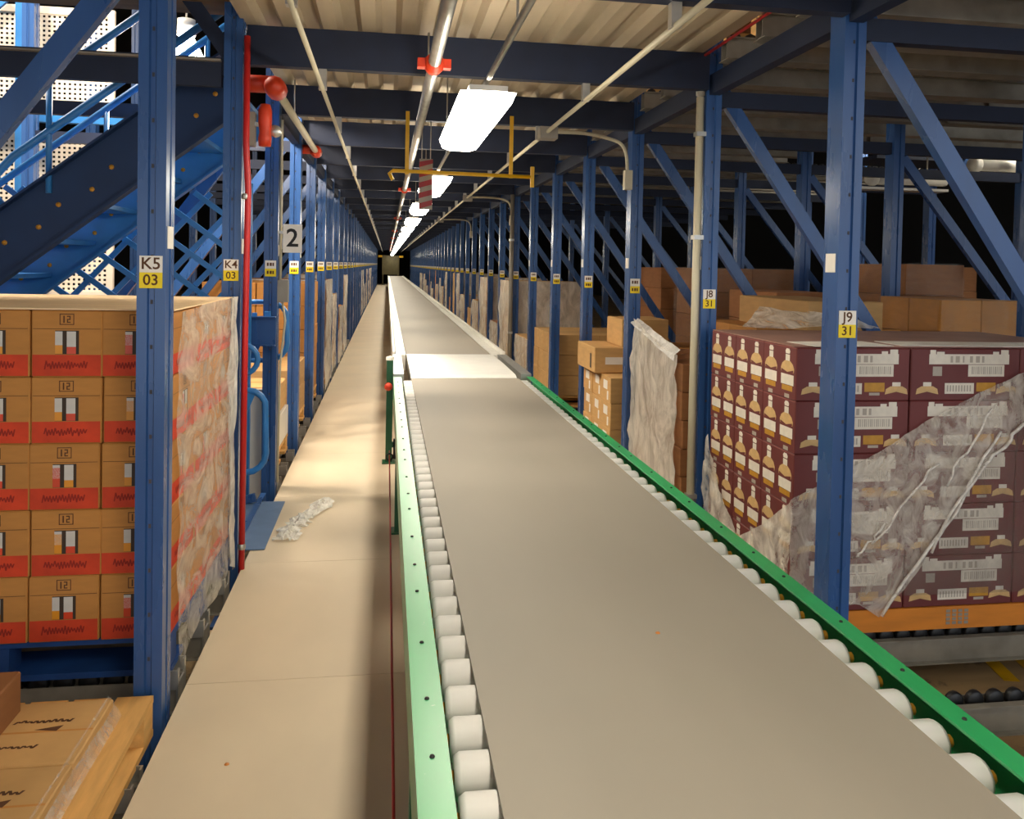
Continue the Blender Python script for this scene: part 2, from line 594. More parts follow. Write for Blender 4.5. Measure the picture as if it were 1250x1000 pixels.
# ================================================================ CONVEYORS
t = thing('belt_conveyor', 'belt conveyor with grey belt, steel rollers and green side rails', 'conveyor', (0.59, 3.2, 0))
ob('belt', MB().box(-0.398, 0.41, -3.9, 2.92, 0.690, 0.698), BELT, t)
RM = MB().lathe([(0.0, -0.46), (0.034, -0.46), (0.040, -0.45), (0.040, 0.468), (0.034, 0.478), (0.0, 0.478)], n=18, axis='x').mesh('roller', ROLLER)
AX = MB().lathe([(0.0, -0.468), (0.012, -0.468), (0.012, 0.50), (0.0, 0.50)], n=8, axis='x').mesh('axle', GOLD)
for i in range(54):
    r = link('roller', RM, t, (0, -3.15 + 0.1135 * i, 0.650))
    link('axle', AX, r)
BOLT = MB().lathe([(0.0, 0.003), (0.004, 0.003), (0.005, 0.0)], n=8).mesh('bolt', BLACK)
for s in (-1, 1):
    a, b = (-0.530, -0.470) if s < 0 else (0.492, 0.532)
    rl = MB().box(a + (0 if s < 0 else -0.008), b, -3.9, 2.98, 0.697, 0.703)
    o0, o1 = (a, a + 0.005) if s < 0 else (b - 0.005, b)
    rl.box(o0, o1, -3.9, 2.98, 0.545, 0.697).box(a, b, -3.9, 2.98, 0.539, 0.545)
    r = ob('side_rail', rl, GREEN, t)
    for i in range(26):
        link('bolt', BOLT, r, ((a + b) / 2, -3.3 + i * 0.24 + (0.05 if i % 3 == 0 else 0), 0.703))
    for yy in (-1.45, 1.55):
        lg = MB().box(s * 0.50 - 0.025, s * 0.50 + 0.025, yy - 0.03, yy + 0.03, 0.0, 0.54).box(s * 0.50 - 0.05, s * 0.50 + 0.05, yy - 0.06, yy + 0.06, 0, 0.008)
        ob('leg', lg, DGREEN, t)
for yy in (-1.45, 1.55):
    ob('cross_member', MB().box(-0.475, 0.475, yy - 0.02, yy + 0.02, 0.30, 0.36), DGREEN, t)
ob('belt_pan', MB().box(-0.46, 0.46, -3.85, 2.9, 0.575, 0.579), ZINC, t)

t = thing('transfer_plate', 'shiny bent metal transfer plate bridging the two conveyor belts', 'plate', (0.59, 6.9, 0))
tp = MB()
pz = [(-0.76, 0.699), (-0.70, 0.716), (0.0, 0.722), (0.72, 0.716), (0.80, 0.702)]
for (ya, za), (yb, zb) in zip(pz, pz[1:]):
    tp.add([(-0.40, ya, za), (0.40, ya, za), (0.40, yb, zb), (-0.40, yb, zb), (-0.40, ya, za - 0.004), (0.40, ya, za - 0.004), (0.40, yb, zb - 0.004), (-0.40, yb, zb - 0.004)],
           [(0, 1, 2, 3), (7, 6, 5, 4), (0, 4, 5, 1), (1, 5, 6, 2), (2, 6, 7, 3), (3, 7, 4, 0)])
ob('plate', tp, mat('bright_plate', (244, 242, 236), 0.35, 0.3, 0.03, 10), t)
for s in (-1, 1):
    ob('side_plate', MB().box(s * 0.49 - 0.04, s * 0.49 + 0.04, -0.66, 0.72, 0.52, 0.716), STEEL, t)
ob('bed', MB().box(-0.4, 0.4, -0.7, 0.75, 0.60, 0.69), ZINC, t)

t = thing('belt_conveyor', 'long grey belt conveyor with bare steel edges running to the far end', 'conveyor', (0.59, 32.4, 0))
ob('belt', MB().box(-0.40, 0.40, -24.72, 24.6, 0.690, 0.700), BELT, t)
for s in (-1, 1):
    rl = MB().box(s * 0.45 - 0.045, s * 0.45 + 0.045, -24.74, 24.65, 0.56, 0.705)
    ob('side_rail', rl, EDGE, t)
    ob('guard_strip', MB().box(s * 0.515 - 0.012, s * 0.515 + 0.012, -24.74, 24.65, 0.52, 0.735), EDGE, t)
for i in range(16):
    for s in (-1, 1):
        ob('leg', MB().box(s * 0.47 - 0.025, s * 0.47 + 0.025, -24 + i * 3.2 - 0.03, -24 + i * 3.2 + 0.03, 0.0, 0.56), DGREEN, t)

t = thing('stop_stand', 'dark green stand with a red stop button beside the belt joint', 'stand', (0.035, 6.42, 0))
ob('post', MB().box(-0.025, 0.025, -0.03, 0.03, 0, 0.80), DGREEN, t)
ob('cap', MB().lathe([(0.032, 0.80), (0.032, 0.825), (0.0, 0.835)], n=10), WHITEP, t)
ob('button', MB().lathe([(0, -0.075), (0.026, -0.07), (0.032, -0.055), (0.02, -0.03)], (-0.01, 0, 0.60), 12, 0, 'y'), ORED, t)
ob('bracket', MB().box(0.025, 0.05, -0.02, 0.02, 0.50, 0.54).box(0.025, 0.05, -0.02, 0.02, 0.12, 0.16), DGREEN, t)
ob('foot', MB().box(-0.05, 0.05, -0.06, 0.06, 0, 0.01), DGREEN, t)

t = thing('pull_cord', 'thin red emergency pull cord strung along the green rail', 'cord', (0.03, 3.2, 0.47))
ob('cord', MB().tube([(0, -3.4, 0.0), (0, -1.5, -0.006), (0, 1.55, 0.0)], 0.0035, 6), RED, t)
for yy in (-1.8, 1.4):
    e = ob('eyelet', MB().tube([(0.018 * math.cos(a), yy, 0.018 * math.sin(a)) for a in [i * PI / 8 for i in range(17)]], 0.005, 6, cap=False), BLACK, t)
    ob('bracket', MB().box(0.02, 0.037, yy - 0.012, yy + 0.012, -0.01, 0.10), BLACK, t)

# ================================================================ LIGHTS AND PIPES OVERHEAD
def light(i):
    y = 3.55 + 2.8 * i + (0.12 if i == 1 else 0)
    if i == 0:
        lab, g = 'nearest lit fluorescent fixture, hung above the conveyor, largest of the line', None
    elif i == 1:
        lab, g = 'second lit fluorescent fixture, showing behind the yellow crossbar', None
    elif i == 2:
        lab, g = 'third lit fluorescent fixture, beside the striped board', None
    elif 3 <= i <= 9:
        lab, g = 'small lit fluorescent fixture, %s in the line over the conveyor' % ORD[i + 1], None
    elif i < 0:
        lab, g = 'lit fluorescent fixture hung over the conveyor behind the viewer', 'fixtures behind the viewer'
    else:
        lab, g = 'lit fluorescent fixture far along the line over the conveyor', 'far fluorescent fixtures'
    t = thing('light_fixture', lab, 'lamp', (0.352, y, 2.125), g)
    h = MB()
    h.box(-0.07, 0.07, -0.60, 0.60, 0.055, 0.075)
    ob('housing', h, WHITEP, t)
    prof_ = [(-0.102, 0.052), (-0.085, 0.012), (-0.05, 0.0), (0.05, 0.0), (0.085, 0.012), (0.102, 0.052)]
    d = MB()
    n_ = len(prof_)
    vs_ = [(x, -0.60, z) for x, z in prof_] + [(x, 0.60, z) for x, z in prof_]
    d.add(vs_, [(j, j + 1, n_ + j + 1, n_ + j) for j in range(n_ - 1)] + [tuple(range(n_))[::-1], tuple(range(n_, 2 * n_)), (n_ - 1, 0, n_, 2 * n_ - 1)])
    ob('diffuser', d, TUBE, t)
    for e in (-0.45, 0.45):
        ob('clip', MB().box(-0.012, 0.012, e - 0.02, e + 0.02, 0.075, 0.09), STEEL, t)
    return t


for i in range(-3, 21):
    light(i)


def pipe(name, label, cat, x, z, r, M, y0=-1.5, y1=YEND - 1, n=8):
    t = thing(name, label, cat, (x, 0, z))
    ob('pipe', MB().tube([(0, y0, 0), (0, (y0 + y1) / 2, 0), (0, y1, 0)], r, n), M, t)
    return t


t = pipe('light_conduit', 'thin pale conduit carrying the line of fluorescent fixtures', 'pipe', 0.352, 2.226, 0.011, STEEL)
for i in range(0, 20):
    ob('hanger', MB().tube([(0, 2.3 + 2.8 * i, 0.0), (0, 2.3 + 2.8 * i, 0.53)], 0.004, 5), STEEL, t)
t = pipe('sprinkler_pipe', 'steel sprinkler pipe with red couplings along the deck, beside the fixtures', 'pipe', 0.195, 2.45, 0.028, STEEL, n=12)
CP = MB().lathe([(0.028, -0.06), (0.04, -0.055), (0.04, -0.02), (0.046, -0.018), (0.046, 0.018), (0.04, 0.02), (0.04, 0.055), (0.028, 0.06)], n=12, axis='y')
CP.box(-0.075, -0.04, -0.025, 0.025, -0.02, 0.02).box(0.04, 0.075, -0.025, 0.025, -0.02, 0.02)
CPM = CP.mesh('coupling', ORED)
for i in range(9):
    link('coupling', CPM, t, (0, 3.72 + 6.35 * i, 0))
    ob('hanger', MB().tube([(0, 4.3 + 6.35 * i, 0.02), (0, 4.3 + 6.35 * i, 0.30)], 0.005, 5), STEEL, t)
t = pipe('wall_conduit', 'thin bare conduit under the deck on the walkway side', 'pipe', -0.345, 2.45, 0.012, CREAM)
for k in range(0, 30):
    ob('strap', MB().box(-0.02, 0.02, YB(k) - 0.02, YB(k) + 0.02, -0.005, 0.10), STEEL, t)
t = pipe('deck_conduit', 'thin bare conduit with junction boxes under the deck on the conveyor side', 'pipe', 1.055, 2.46, 0.013, CREAM)
for k in range(0, 30):
    ob('strap', MB().box(-0.02, 0.02, YB(k) - 0.02, YB(k) + 0.02, -0.005, 0.09), STEEL, t)
for y in (5.5, 11.1, 16.8):
    ob('junction_box', MB().box(-0.05, 0.07, y - 0.06, y + 0.06, -0.045, 0.035), GREY, t)
for j, (y, yp) in enumerate(((5.5, YR(3)), (11.1, YR(7)), (16.8, YR(11)))):
    lab = ('pale flexible conduit curving down to the third post of the conveyor-side row', 'flexible conduit curving to the grey pipe, seventh post of conveyor-side row',
           'small flexible conduit curving down at the eleventh post of the conveyor-side row')[j]
    t = thing('flexible_conduit', lab, 'pipe', (0, 0, 0))
    pts = [(1.12, y, 2.47), (1.35, y + 0.1, 2.485), (1.56, yp - 0.09, 2.485), (1.66, yp - 0.085, 2.45), (1.705, yp - 0.08, 2.37), (1.715, yp - 0.08, 2.25)]
    q = []
    for a in range(len(pts) - 1):
        p0, p1, p2, p3 = [Vector(pts[max(0, min(len(pts) - 1, a + d))]) for d in (-1, 0, 1, 2)]
        for u in range(4):
            u /= 4
            q.append(0.5 * (2 * p1 + (p2 - p0) * u + (2 * p0 - 5 * p1 + 4 * p2 - p3) * u * u + (3 * p1 - p0 - 3 * p2 + p3) * u ** 3))
    q.append(Vector(pts[-1]))
    ob('hose', MB().tube(q, 0.013, 8), CREAM, t)
    ob('outlet_box', MB().box(1.69, 1.745, yp - 0.115, yp - 0.058, 2.12, 2.26), CREAM, t)
t = thing('conduit_pipe', 'cream vertical conduit pipe strapped to a rack post by the maroon cartons', 'pipe', (1.728, YR(2) - 0.03, 0))
ob('pipe', MB().tube([(0, 0, -0.02), (0, 0, 1.2), (0, 0, 2.52)], 0.022, 10), CREAM, t)
for z in (0.25, 1.72, 2.3):
    ob('strap', MB().box(-0.026, 0.03, -0.026, 0.026, z, z + 0.025), STEEL, t)
ob('fitting', MB().lathe([(0.012, 2.52), (0.026, 2.53), (0.026, 2.60), (0.014, 2.62), (0.014, 2.74)], n=10), ZINC, t)
t = thing('conduit_pipe', 'grey vertical conduit pipe at the seventh post of the conveyor-side row', 'pipe', (1.725, YR(7) - 0.10, 0))
ob('pipe', MB().tube([(0, 0, 0), (0, 0, 1.2), (0, 0, 2.55)], 0.03, 10), GREY, t)
for z in (0.6, 1.9):
    ob('strap', MB().box(-0.034, 0.03, -0.034, 0.034, z, z + 0.03), STEEL, t)
t = thing('red_cable', 'thin red cable running along the deck edge near the conduit pipe', 'cable', (1.715, 0, 2.738))
ob('cable', MB().tube([(0, -1.5, 0), (0, 3.0, 0), (0.01, 4.9, 0)], 0.008, 6), RED, t)
ob('bracket', MB().box(0.0, 0.03, 3.3, 3.34, -0.012, 0.012), STEEL, t)

# yellow height bar
t = thing('height_bar', 'yellow height limit crossbar hung on two rods over the conveyor', 'bar', (0.51, 5.74, 2.185))
ob('crossbar', MB().tube([(-0.48, 0, -0.055), (-0.505, 0, -0.012), (-0.48, 0, 0.008), (0.0, 0, 0.003), (0.49, 0, -0.002)], 0.013, 8), YELP, t)
for x in (-0.385, 0.343):
    ob('hanger', MB().bar((x, 0.0, -0.015), (x, 0.0, 0.42), 0.026, 0.012), YELP, t)
ob('end_plate', MB().box(0.485, 0.51, -0.012, 0.012, -0.075, 0.07), YELP, t)
# striped board
t = thing('warning_board', 'red and pale diagonally striped warning board hung under the deck', 'sign', (0.260, 5.80, 2.105))
ob('board', MB().box(-0.047, 0.047, 0, 0.012, -0.170, 0.185), mat('pale_stripe', (150, 138, 122), 0.5), t)
st = MB()
for i in range(5):
    z = -0.166 + i * 0.073
    st.poly([(-0.047, -0.001, z), (0.047, -0.001, z + 0.028), (0.047, -0.001, min(z + 0.066, 0.183)), (-0.047, -0.001, min(z + 0.038, 0.183))])
ob('stripe', st, mat('red_stripe', (150, 26, 30), 0.5), t)
for x in (-0.03, 0.03):
    ob('chain', MB().tube([(x, 0.006, 0.185), (x, 0.006, 0.46)], 0.004, 5), STEEL, t)

# red riser and fittings on the walkway side
t = thing('riser_pipe', 'red vertical riser pipe standing in front of the K4 post', 'pipe', (-0.700, 4.235, 0))
ob('pipe', MB().tube([(0, 0, -0.02), (0.005, 0, 1.2), (0.012, 0, 1.9), (0.0, 0, 2.12), (0.0, 0, 2.66)], 0.0155, 10), RED, t)
for z in (0.10, 1.855):
    ob('collar', MB().lathe([(0.0165, z), (0.02, z + 0.006), (0.02, z + 0.022), (0.0165, z + 0.028)], n=10), STEEL, t)
t = thing('alarm_valve', 'red valve body with round gauge beside the riser pipe', 'valve', (-0.62, 4.30, 2.25))
ob('body', MB().lathe([(0.0, -0.12), (0.03, -0.12), (0.034, -0.08), (0.028, -0.05), (0.034, 0.0), (0.034, 0.06), (0.024, 0.09), (0.0, 0.095)], n=12), ORED, t)
ob('gauge', MB().lathe([(0, -0.02), (0.03, -0.02), (0.032, 0.0), (0.0, 0.01)], (0.05, 0.02, -0.04), 12, 0, 'y'), STEEL, t)
ob('switch_box', MB().box(-0.135, -0.05, -0.01, 0.05, -0.12, 0.05), GREY, t)
ob('stem', MB().box(-0.05, 0.03, 0.0, 0.02, -0.02, 0.0), STEEL, t)
t = thing('sprinkler_branch', 'steel branch pipe between two red grooved elbows near the riser', 'pipe', (-0.62, 5.9, 2.50))
ob('pipe', MB().tube([(0, -1.1, 0), (0, 1.35, 0)], 0.024, 10), CREAM, t)
for y, s in ((-1.22, 1.15), (1.36, 1.0)):
    e = MB().lathe([(0.0, -0.09 * s), (0.04 * s, -0.085 * s), (0.05 * s, -0.05 * s), (0.05 * s, 0.05 * s), (0.03, 0.10 * s)], (0, y, 0), 12, 0, 'y')
    e.lathe([(0.0, -0.13 * s), (0.042 * s, -0.12 * s), (0.042 * s, 0.06), (0.0, 0.06)], (-0.06 * s, y, 0.02), 12, 0, 'x')
    ob('elbow', e, ORED, t)
ob('hanger', MB().tube([(0, -0.3, 0.02), (0, -0.3, 0.25)], 0.005, 5), STEEL, t)

# number 2 placard and the box below
t = thing('number_sign', 'white placard with a black 2 beside the rack posts', 'sign', (-0.63, 5.66, 1.705))
ob('board', MB().box(-0.062, 0.062, 0, 0.008, -0.095, 0.095), PLATE, t)
put_text('2', 0.17, BLACK, t, (0, -0.001, -0.002))
ob('bracket', MB().box(-0.096, -0.062, 0.0, 0.02, 0.03, 0.05), STEEL, t)
t = thing('switch_box', 'small grey switch box with a pale conduit on the third walkway-side post', 'box', (-0.705, YL(3) - 0.02, 1.35))
ob('box', MB().box(-0.02, 0.05, -0.03, 0.02, -0.075, 0.075), GREY, t)
ob('conduit', MB().tube([(-0.006, 0, 0.075), (-0.006, 0, 1.15)], 0.010, 8), CREAM, t)
ob('cable', MB().tube([(0.01, 0, -0.075), (0.03, 0, -0.2), (0.0, 0, -0.5), (-0.01, 0.01, -1.3)], 0.008, 6), CREAM, t)

# ================================================================ STAIRS AND LEFT BACKGROUND
t = thing('staircase', 'dark blue steel staircase climbing behind the red-banded cartons', 'stairs', (0, 0, 0))
# stringer centre line: passes (-1.98, 1.60) and (-1.30, 2.15)
sx = lambda x: 1.60 + (x + 1.98) * 0.79
for y, M in ((4.62, NAVY), (5.45, LBLUE)):
    s_ = ob('stringer', MB().bar((-4.4, y, sx(-4.4)), (-0.84, y, sx(-0.84)), 0.30, 0.03).bar((-4.4, y - 0.03, sx(-4.4) + 0.19), (-0.84, y - 0.03, sx(-0.84) + 0.19), 0.012, 0.07).bar((-4.4, y - 0.03, sx(-4.4) - 0.19), (-0.84, y - 0.03, sx(-0.84) - 0.19), 0.012, 0.07), M, t)
    for i in range(13):
        x = -4.1 + i * 0.26
        for dz in (-0.05, 0.07):
            ob('bolt', MB().lathe([(0, -0.024), (0.012, -0.022), (0.014, -0.014)], (x + dz * 0.8, y, sx(x) + dz - 0.02), 8, 0, 'y'), GOLD, s_)
for i in range(14):
    x = -4.2 + i * 0.253
    ob('tread', MB().box(x - 0.15, x + 0.13, 4.64, 5.43, sx(x) - 0.02, sx(x) + 0.005).box(x - 0.15, x - 0.14, 4.64, 5.43, sx(x) - 0.05, sx(x)), LBLUE, t)
for y in (4.60, 5.48):
    for dz in (0.42, 0.70):
        pts = [(-0.86, y, sx(-0.86) + dz), (-1.92, y, sx(-1.92) + dz)]
        if dz == 0.42:
            pts += [(-2.0, y, sx(-2.0) + dz - 0.03), (-2.03, y, sx(-2.0) + dz - 0.12), (-1.97, y, sx(-2.0) + dz - 0.2)]
        else:
            pts += [(-3.4, y, sx(-3.4) + dz)]
        ob('handrail', MB().tube(pts, 0.021, 10), LBLUE, t)
    for x in (-1.15, -1.75, -2.6):
        ob('baluster', MB().tube([(x, y, sx(x) + 0.1), (x, y, sx(x) + 0.70)], 0.016, 8), LBLUE, t)
# landing beam behind the posts
t = thing('stair_beam', 'dark horizontal beam crossing before the stair handrails', 'beam', (0, 4.30, 2.475))
ob('web', MB().box(-4.4, -0.83, -0.02, 0.02, -0.06, 0.06), DBLUE, t)
ob('lit_flange', MB().box(-4.4, -0.83, -0.05, 0.05, 0.06, 0.07), GREY, t)  # top strip coloured paler to paint in the beam's lit upper edge

# perforated guard panels
def perforated(label, x0, x1, z0, z1, y):
    t = thing('perforated_panel', label, 'panel', (0, y, 0))
    fr = MB().box(x0, x0 + 0.05, -0.02, 0.02, z0, z1).box(x1 - 0.05, x1, -0.02, 0.02, z0, z1).box(x0 + 0.05, x1 - 0.05, -0.02, 0.02, z0, z0 + 0.06).box(x0 + 0.05, x1 - 0.05, -0.02, 0.02, z1 - 0.06, z1)
    ob('frame', fr, PEG, t)
    g = MB()
    p_ = 0.040
    nx = int((x1 - x0 - 0.1) / p_)
    nz_ = int((z1 - z0 - 0.12) / p_)
    for i in range(nx + 1):
        xx = x0 + 0.05 + i * (x1 - x0 - 0.1) / nx
        g.box(xx - 0.0105, xx + 0.0105, -0.002, 0.002, z0 + 0.06, z1 - 0.06)
    for i in range(nz_ + 1):
        zz = z0 + 0.06 + i * (z1 - z0 - 0.12) / nz_
        g.box(x0 + 0.05, x1 - 0.05, -0.0025, 0.0025, zz - 0.0105, zz + 0.0105)
    stuff(ob('perforated_sheet', g, PEG, t))


perforated('tall white perforated panel behind the stair handrails, upper one', -3.75, -2.33, 2.70, 3.66, 7.5)
perforated('white perforated panel below the upper one, behind the staircase', -3.75, -2.33, 1.20, 2.60, 7.5)
perforated('white perforated panel, upper one, away from the staircase edge', -5.25, -3.80, 2.70, 3.66, 7.5)
t = thing('guard_rail', 'blue horizontal rail between the two perforated panels', 'rail', (0, 7.38, 2.73))
ob('beam', MB().box(-5.2, -2.2, -0.04, 0.04, -0.06, 0.05), LBLUE, t)
ob('post', MB().box(-3.06, -2.98, -0.03, 0.05, -3.03, 0.95), LBLUE, t)
ob('brace', MB().bar((-3.55, -0.02, 0.55), (-3.10, -0.02, 1.0), 0.09, 0.03), LBLUE, t)
t = thing('bay_lamp', 'glowing white bay lamp above the stairs beside the K5 post', 'lamp', (-1.40, 6.0, 2.98))
ob('diffuser', MB().lathe([(0.0, 0.115), (0.05, 0.11), (0.075, 0.06), (0.13, -0.05), (0.13, -0.09), (0.07, -0.13), (0.0, -0.135)], n=20), LAMP, t)
ob('gear_case', MB().lathe([(0.0, 0.24), (0.06, 0.23), (0.06, 0.12), (0.0, 0.115)], n=16), WHITEP, t)
ob('hook', MB().tube([(0, 0, 0.23), (0, 0, 4.02)], 0.008, 6), STEEL, t)
for i, (x, y) in enumerate(((-2.7, 5.6), (-4.6, 6.2))):
    t = thing('bay_lamp', 'high bay lamp hung over the stairwell, %s' % ('above the handrails', 'above the outer perforated panel')[i], 'lamp', (x, y, 5.2))
    ob('diffuser', MB().lathe([(0.24, 0.0), (0.2, -0.05), (0.0, -0.07)], n=20), LAMP, t)
    ob('reflector', MB().lathe([(0.25, 0.0), (0.2, 0.2), (0.08, 0.3), (0.0, 0.31)], n=20), WHITEP, t)
    ob('hook', MB().tube([(0, 0, 0.3), (0, 0, 1.8)], 0.01, 6), STEEL, t)

# lattice gate (each bar a part)
t = thing('lattice_gate', 'blue crossed-bar lattice gate behind the wrapped carton stack', 'gate', (0, 5.52, 0))
LX0, LX1, LZ0, LZ1 = -2.5, -0.90, 0.25, 1.98


def clip_bar(px, pz, dx, dz):
    ts = []
    t0, t1 = -9, 9
    for p_, d_, a, b in ((px, dx, LX0, LX1), (pz, dz, LZ0, LZ1)):
        u, v = sorted(((a - p_) / d_, (b - p_) / d_))
        t0, t1 = max(t0, u), min(t1, v)
    return t0, t1


for s, off in ((-1, -0.012), (1, 0.012)):
    dx, dz = math.cos(math.radians(36 if s < 0 else 48)), s * math.sin(math.radians(36 if s < 0 else 48))
    for i in range(-16, 17):
        px, pz = -1.7 - dz * i * 0.165, 1.1 + dx * i * 0.165
        t0, t1 = clip_bar(px, pz, dx, dz)
        if t1 - t0 > 0.15:
            ob('bar', MB().bar((px + dx * t0, off, pz + dz * t0), (px + dx * t1, off, pz + dz * t1), 0.034, 0.014), LBLUE, t)
ob('frame_post', MB().box(LX1, LX1 + 0.03, -0.02, 0.02, -0.3, 2.05), LBLUE, t)
ob('frame_post', MB().box(LX0 - 0.03, LX0, -0.02, 0.02, -0.3, 2.05), LBLUE, t)

# swing beam and looped rails in the stair bay
t = thing('gate_beam', 'blue channel beam fixed across the bay at the third walkway-side post', 'beam', (0, 5.63, 1.085))
ob('channel', MB().box(-1.9, -0.725, -0.012, 0.012, -0.09, 0.09).box(-1.9, -0.725, -0.05, 0.012, 0.09, 0.098).box(-1.9, -0.725, -0.05, 0.012, -0.098, -0.09), BLUE, t)
ob('lug', MB().box(-0.80, -0.76, -0.02, 0.02, 0.098, 0.13).box(-0.88, -0.85, -0.02, 0.02, 0.098, 0.12), LBLUE, t)


def loop(y, x0, x1, z0, z1, label, r=0.024):
    t = thing('looped_rail', label, 'rail', (0, y, 0))
    rr = min(0.12, (z1 - z0) / 2)
    pts = [(x0, 0, z1)]
    for a in range(9):
        an = PI / 2 - a * PI / 8
        cz = (z1 - rr) if an > 0 else (z0 + rr)
        pts.append((x1 - rr + rr * math.cos(an), 0, cz + rr * math.sin(an)))
    pts.append((x0, 0, z0))
    ob('tube', MB().tube(pts, r, 10), LBLUE, t)
    ob('foot', MB().tube([(x0 + 0.3, 0, z0), (x0 + 0.3, 0, -0.30)], r, 8), LBLUE, t)
    for i in (0.35, 0.7):
        ob('gusset', MB().bar((x0 + (x1 - x0) * i, 0.0, z0), (x0 + (x1 - x0) * (i + 0.22), 0.0, z1), 0.045, 0.014), LBLUE, t)


loop(5.30, -1.75, -0.735, 0.22, 0.74, 'lower blue looped handrail in the bay by the red riser', 0.020)
loop(5.36, -1.75, -0.80, 0.83, 1.02, 'upper blue looped handrail in the bay by the red riser', 0.018)
loop(5.79, -1.5, -0.67, 0.87, 1.27, 'blue looped rail behind the third walkway-side post', 0.018)
t = thing('gate_sill', 'blue sill channel along the floor of the stair bay', 'channel', (0, 5.0, 0))
ob('channel', MB().box(-0.80, -0.765, -0.55, 0.55, -0.10, 0.02).bar((-1.4, 0.35, -0.1), (-0.80, 0.35, 0.05), 0.05, 0.03), BLUE, t)
ob('bracket', MB().box(-0.83, -0.80, -0.5, -0.46, -0.2, 0.0), BLUE, t)
t = thing('kick_sheet', 'pale grey sheet standing low behind the looped handrail', 'sheet', (-1.3, 5.80, -0.3))
ob('sheet', MB().box(-0.6, 0.56, 0, 0.01, 0.0, 0.95), CONC, t)
ob('rim', MB().box(-0.6, 0.56, -0.01, 0.02, 0.95, 0.97), WHITEP, t)
t = thing('floor_plate', 'steel blue sloping floor plate at the walkway edge by the riser', 'plate', (0, 0, 0))
ob('plate', MB().add([(-0.96, 4.50, 0.0), (-0.625, 4.50, 0.003), (-0.625, 5.39, 0.003), (-0.96, 5.39, 0.0), (-0.96, 4.50, 0.012), (-0.625, 4.50, 0.007), (-0.625, 5.39, 0.007), (-0.96, 5.39, 0.012)],
                         [(0, 3, 2, 1), (4, 5, 6, 7), (0, 1, 5, 4), (1, 2, 6, 5), (2, 3, 7, 6), (3, 0, 4, 7)]), DPAINT, t)
ob('lip', MB().box(-0.99, -0.96, 4.5, 5.39, -0.06, 0.014), BLUE, t)


# crumpled film scrap on the walkway
def crumple(name, label, pts, w, h, M, seed):
    rd = random.Random(seed)
    g = MB()
    nU, nV = 26, 7
    vs_ = []
    for i in range(nU):
        u = i / (nU - 1)
        f = u * (len(pts) - 1)
        a = int(min(f, len(pts) - 2))
        p_ = Vector(pts[a]).lerp(Vector(pts[a + 1]), f - a)
        d_ = (Vector(pts[a + 1]) - Vector(pts[a])).normalized()
        nrm = Vector((-d_.y, d_.x, 0))
        for j in range(nV):
            v = j / (nV - 1) - 0.5
            q_ = p_ + nrm * (v * w * (0.5 + 0.8 * rd.random())) + Vector((0, 0, 0.004 + h * rd.random() * (1 - 1.6 * abs(v))))
            vs_.append(q_)
    g.add(vs_, [(i * nV + j, (i + 1) * nV + j, (i + 1) * nV + j + 1, i * nV + j + 1) for i in range(nU - 1) for j in range(nV - 1)])
    return tag(ob(name, g, M), label, 'film')


crumple('film_scrap', 'crumpled clear film scrap lying on the walkway by the floor plate', [(-0.53, 4.62, 0), (-0.52, 4.85, 0), (-0.46, 5.05, 0), (-0.36, 5.38, 0)], 0.13, 0.05,
        film_mat('scrap_film', 0.45, 1.0, 18, (1, 1, 1), (250, 248, 240), 0.2), 3)
for n_, (x, y, r, lab) in enumerate(((-0.463, 2.58, 0.008, 'tiny orange spot on the walkway near the kraft pallet'), (0.64, 1.82, 0.006, 'tiny orange crumb on the grey belt'))):
    o = ob('crumb', MB().lathe([(r, 0), (r * 0.7, r * 0.4), (0, r * 0.5)], n=8), DROP, None, (x, y, 0.0 if n_ == 0 else 0.698))
    tag(o, lab, 'crumb')

# ================================================================ PALLETS
def pallet(label, x0, x1, y0, y1, z0, z1, M, along='x', grp=None, deck=7, parent=None):
    if along == 'y':
        xc, yc = (x0 + x1) / 2, (y0 + y1) / 2
        t = pallet(label, xc - (y1 - y0) / 2, xc + (y1 - y0) / 2, yc - (x1 - x0) / 2, yc + (x1 - x0) / 2, z0, z1, M, 'x', grp, deck)
        t.rotation_euler.z = PI / 2
        return t
    cx, cy = (x0 + x1) / 2, (y0 + y1) / 2
    if parent is None:
        t = thing('pallet', label, 'pallet', (cx, cy, z0), grp)
    else:
        t = link('pallet', None, parent, (cx - parent.location.x, cy - parent.location.y, z0 - parent.location.z))
    a, b, h = (x1 - x0) / 2, (y1 - y0) / 2, z1 - z0
    th = min(0.022, h * 0.22)
    # deck boards run along x, three stringers along y
    bw = 2 * b / deck
    bm_ = MB().box(-a, a, -bw * 0.43, bw * 0.43, h - th, h).mesh('deck_board', M)
    b2 = MB().box(-a, a, -bw * 0.43, bw * 0.43, 0, th).mesh('bottom_board', M)
    for i in range(deck):
        link('deck_board', bm_, t, (0, -b + (i + 0.5) * bw, 0))
    for i in (0, deck // 2, deck - 1):
        link('bottom_board', b2, t, (0, -b + (i + 0.5) * bw, 0))
    bl = MB().box(-0.05, 0.05, -0.05, 0.05, th, h - th).mesh('block', M)
    for i in (-1, 0, 1):
        for j in (-1, 0, 1):
            link('block', bl, t, (i * (a - 0.055), j * (b - 0.06), 0))
    return t


# ---------------------------------------------------------------- left stack: red banded cartons
CX, CY, CZ = 0.232, 0.360, 0.2335
BODY_A = rbox(CX, CY, CZ, 'carton', KRAFT, 0.004)


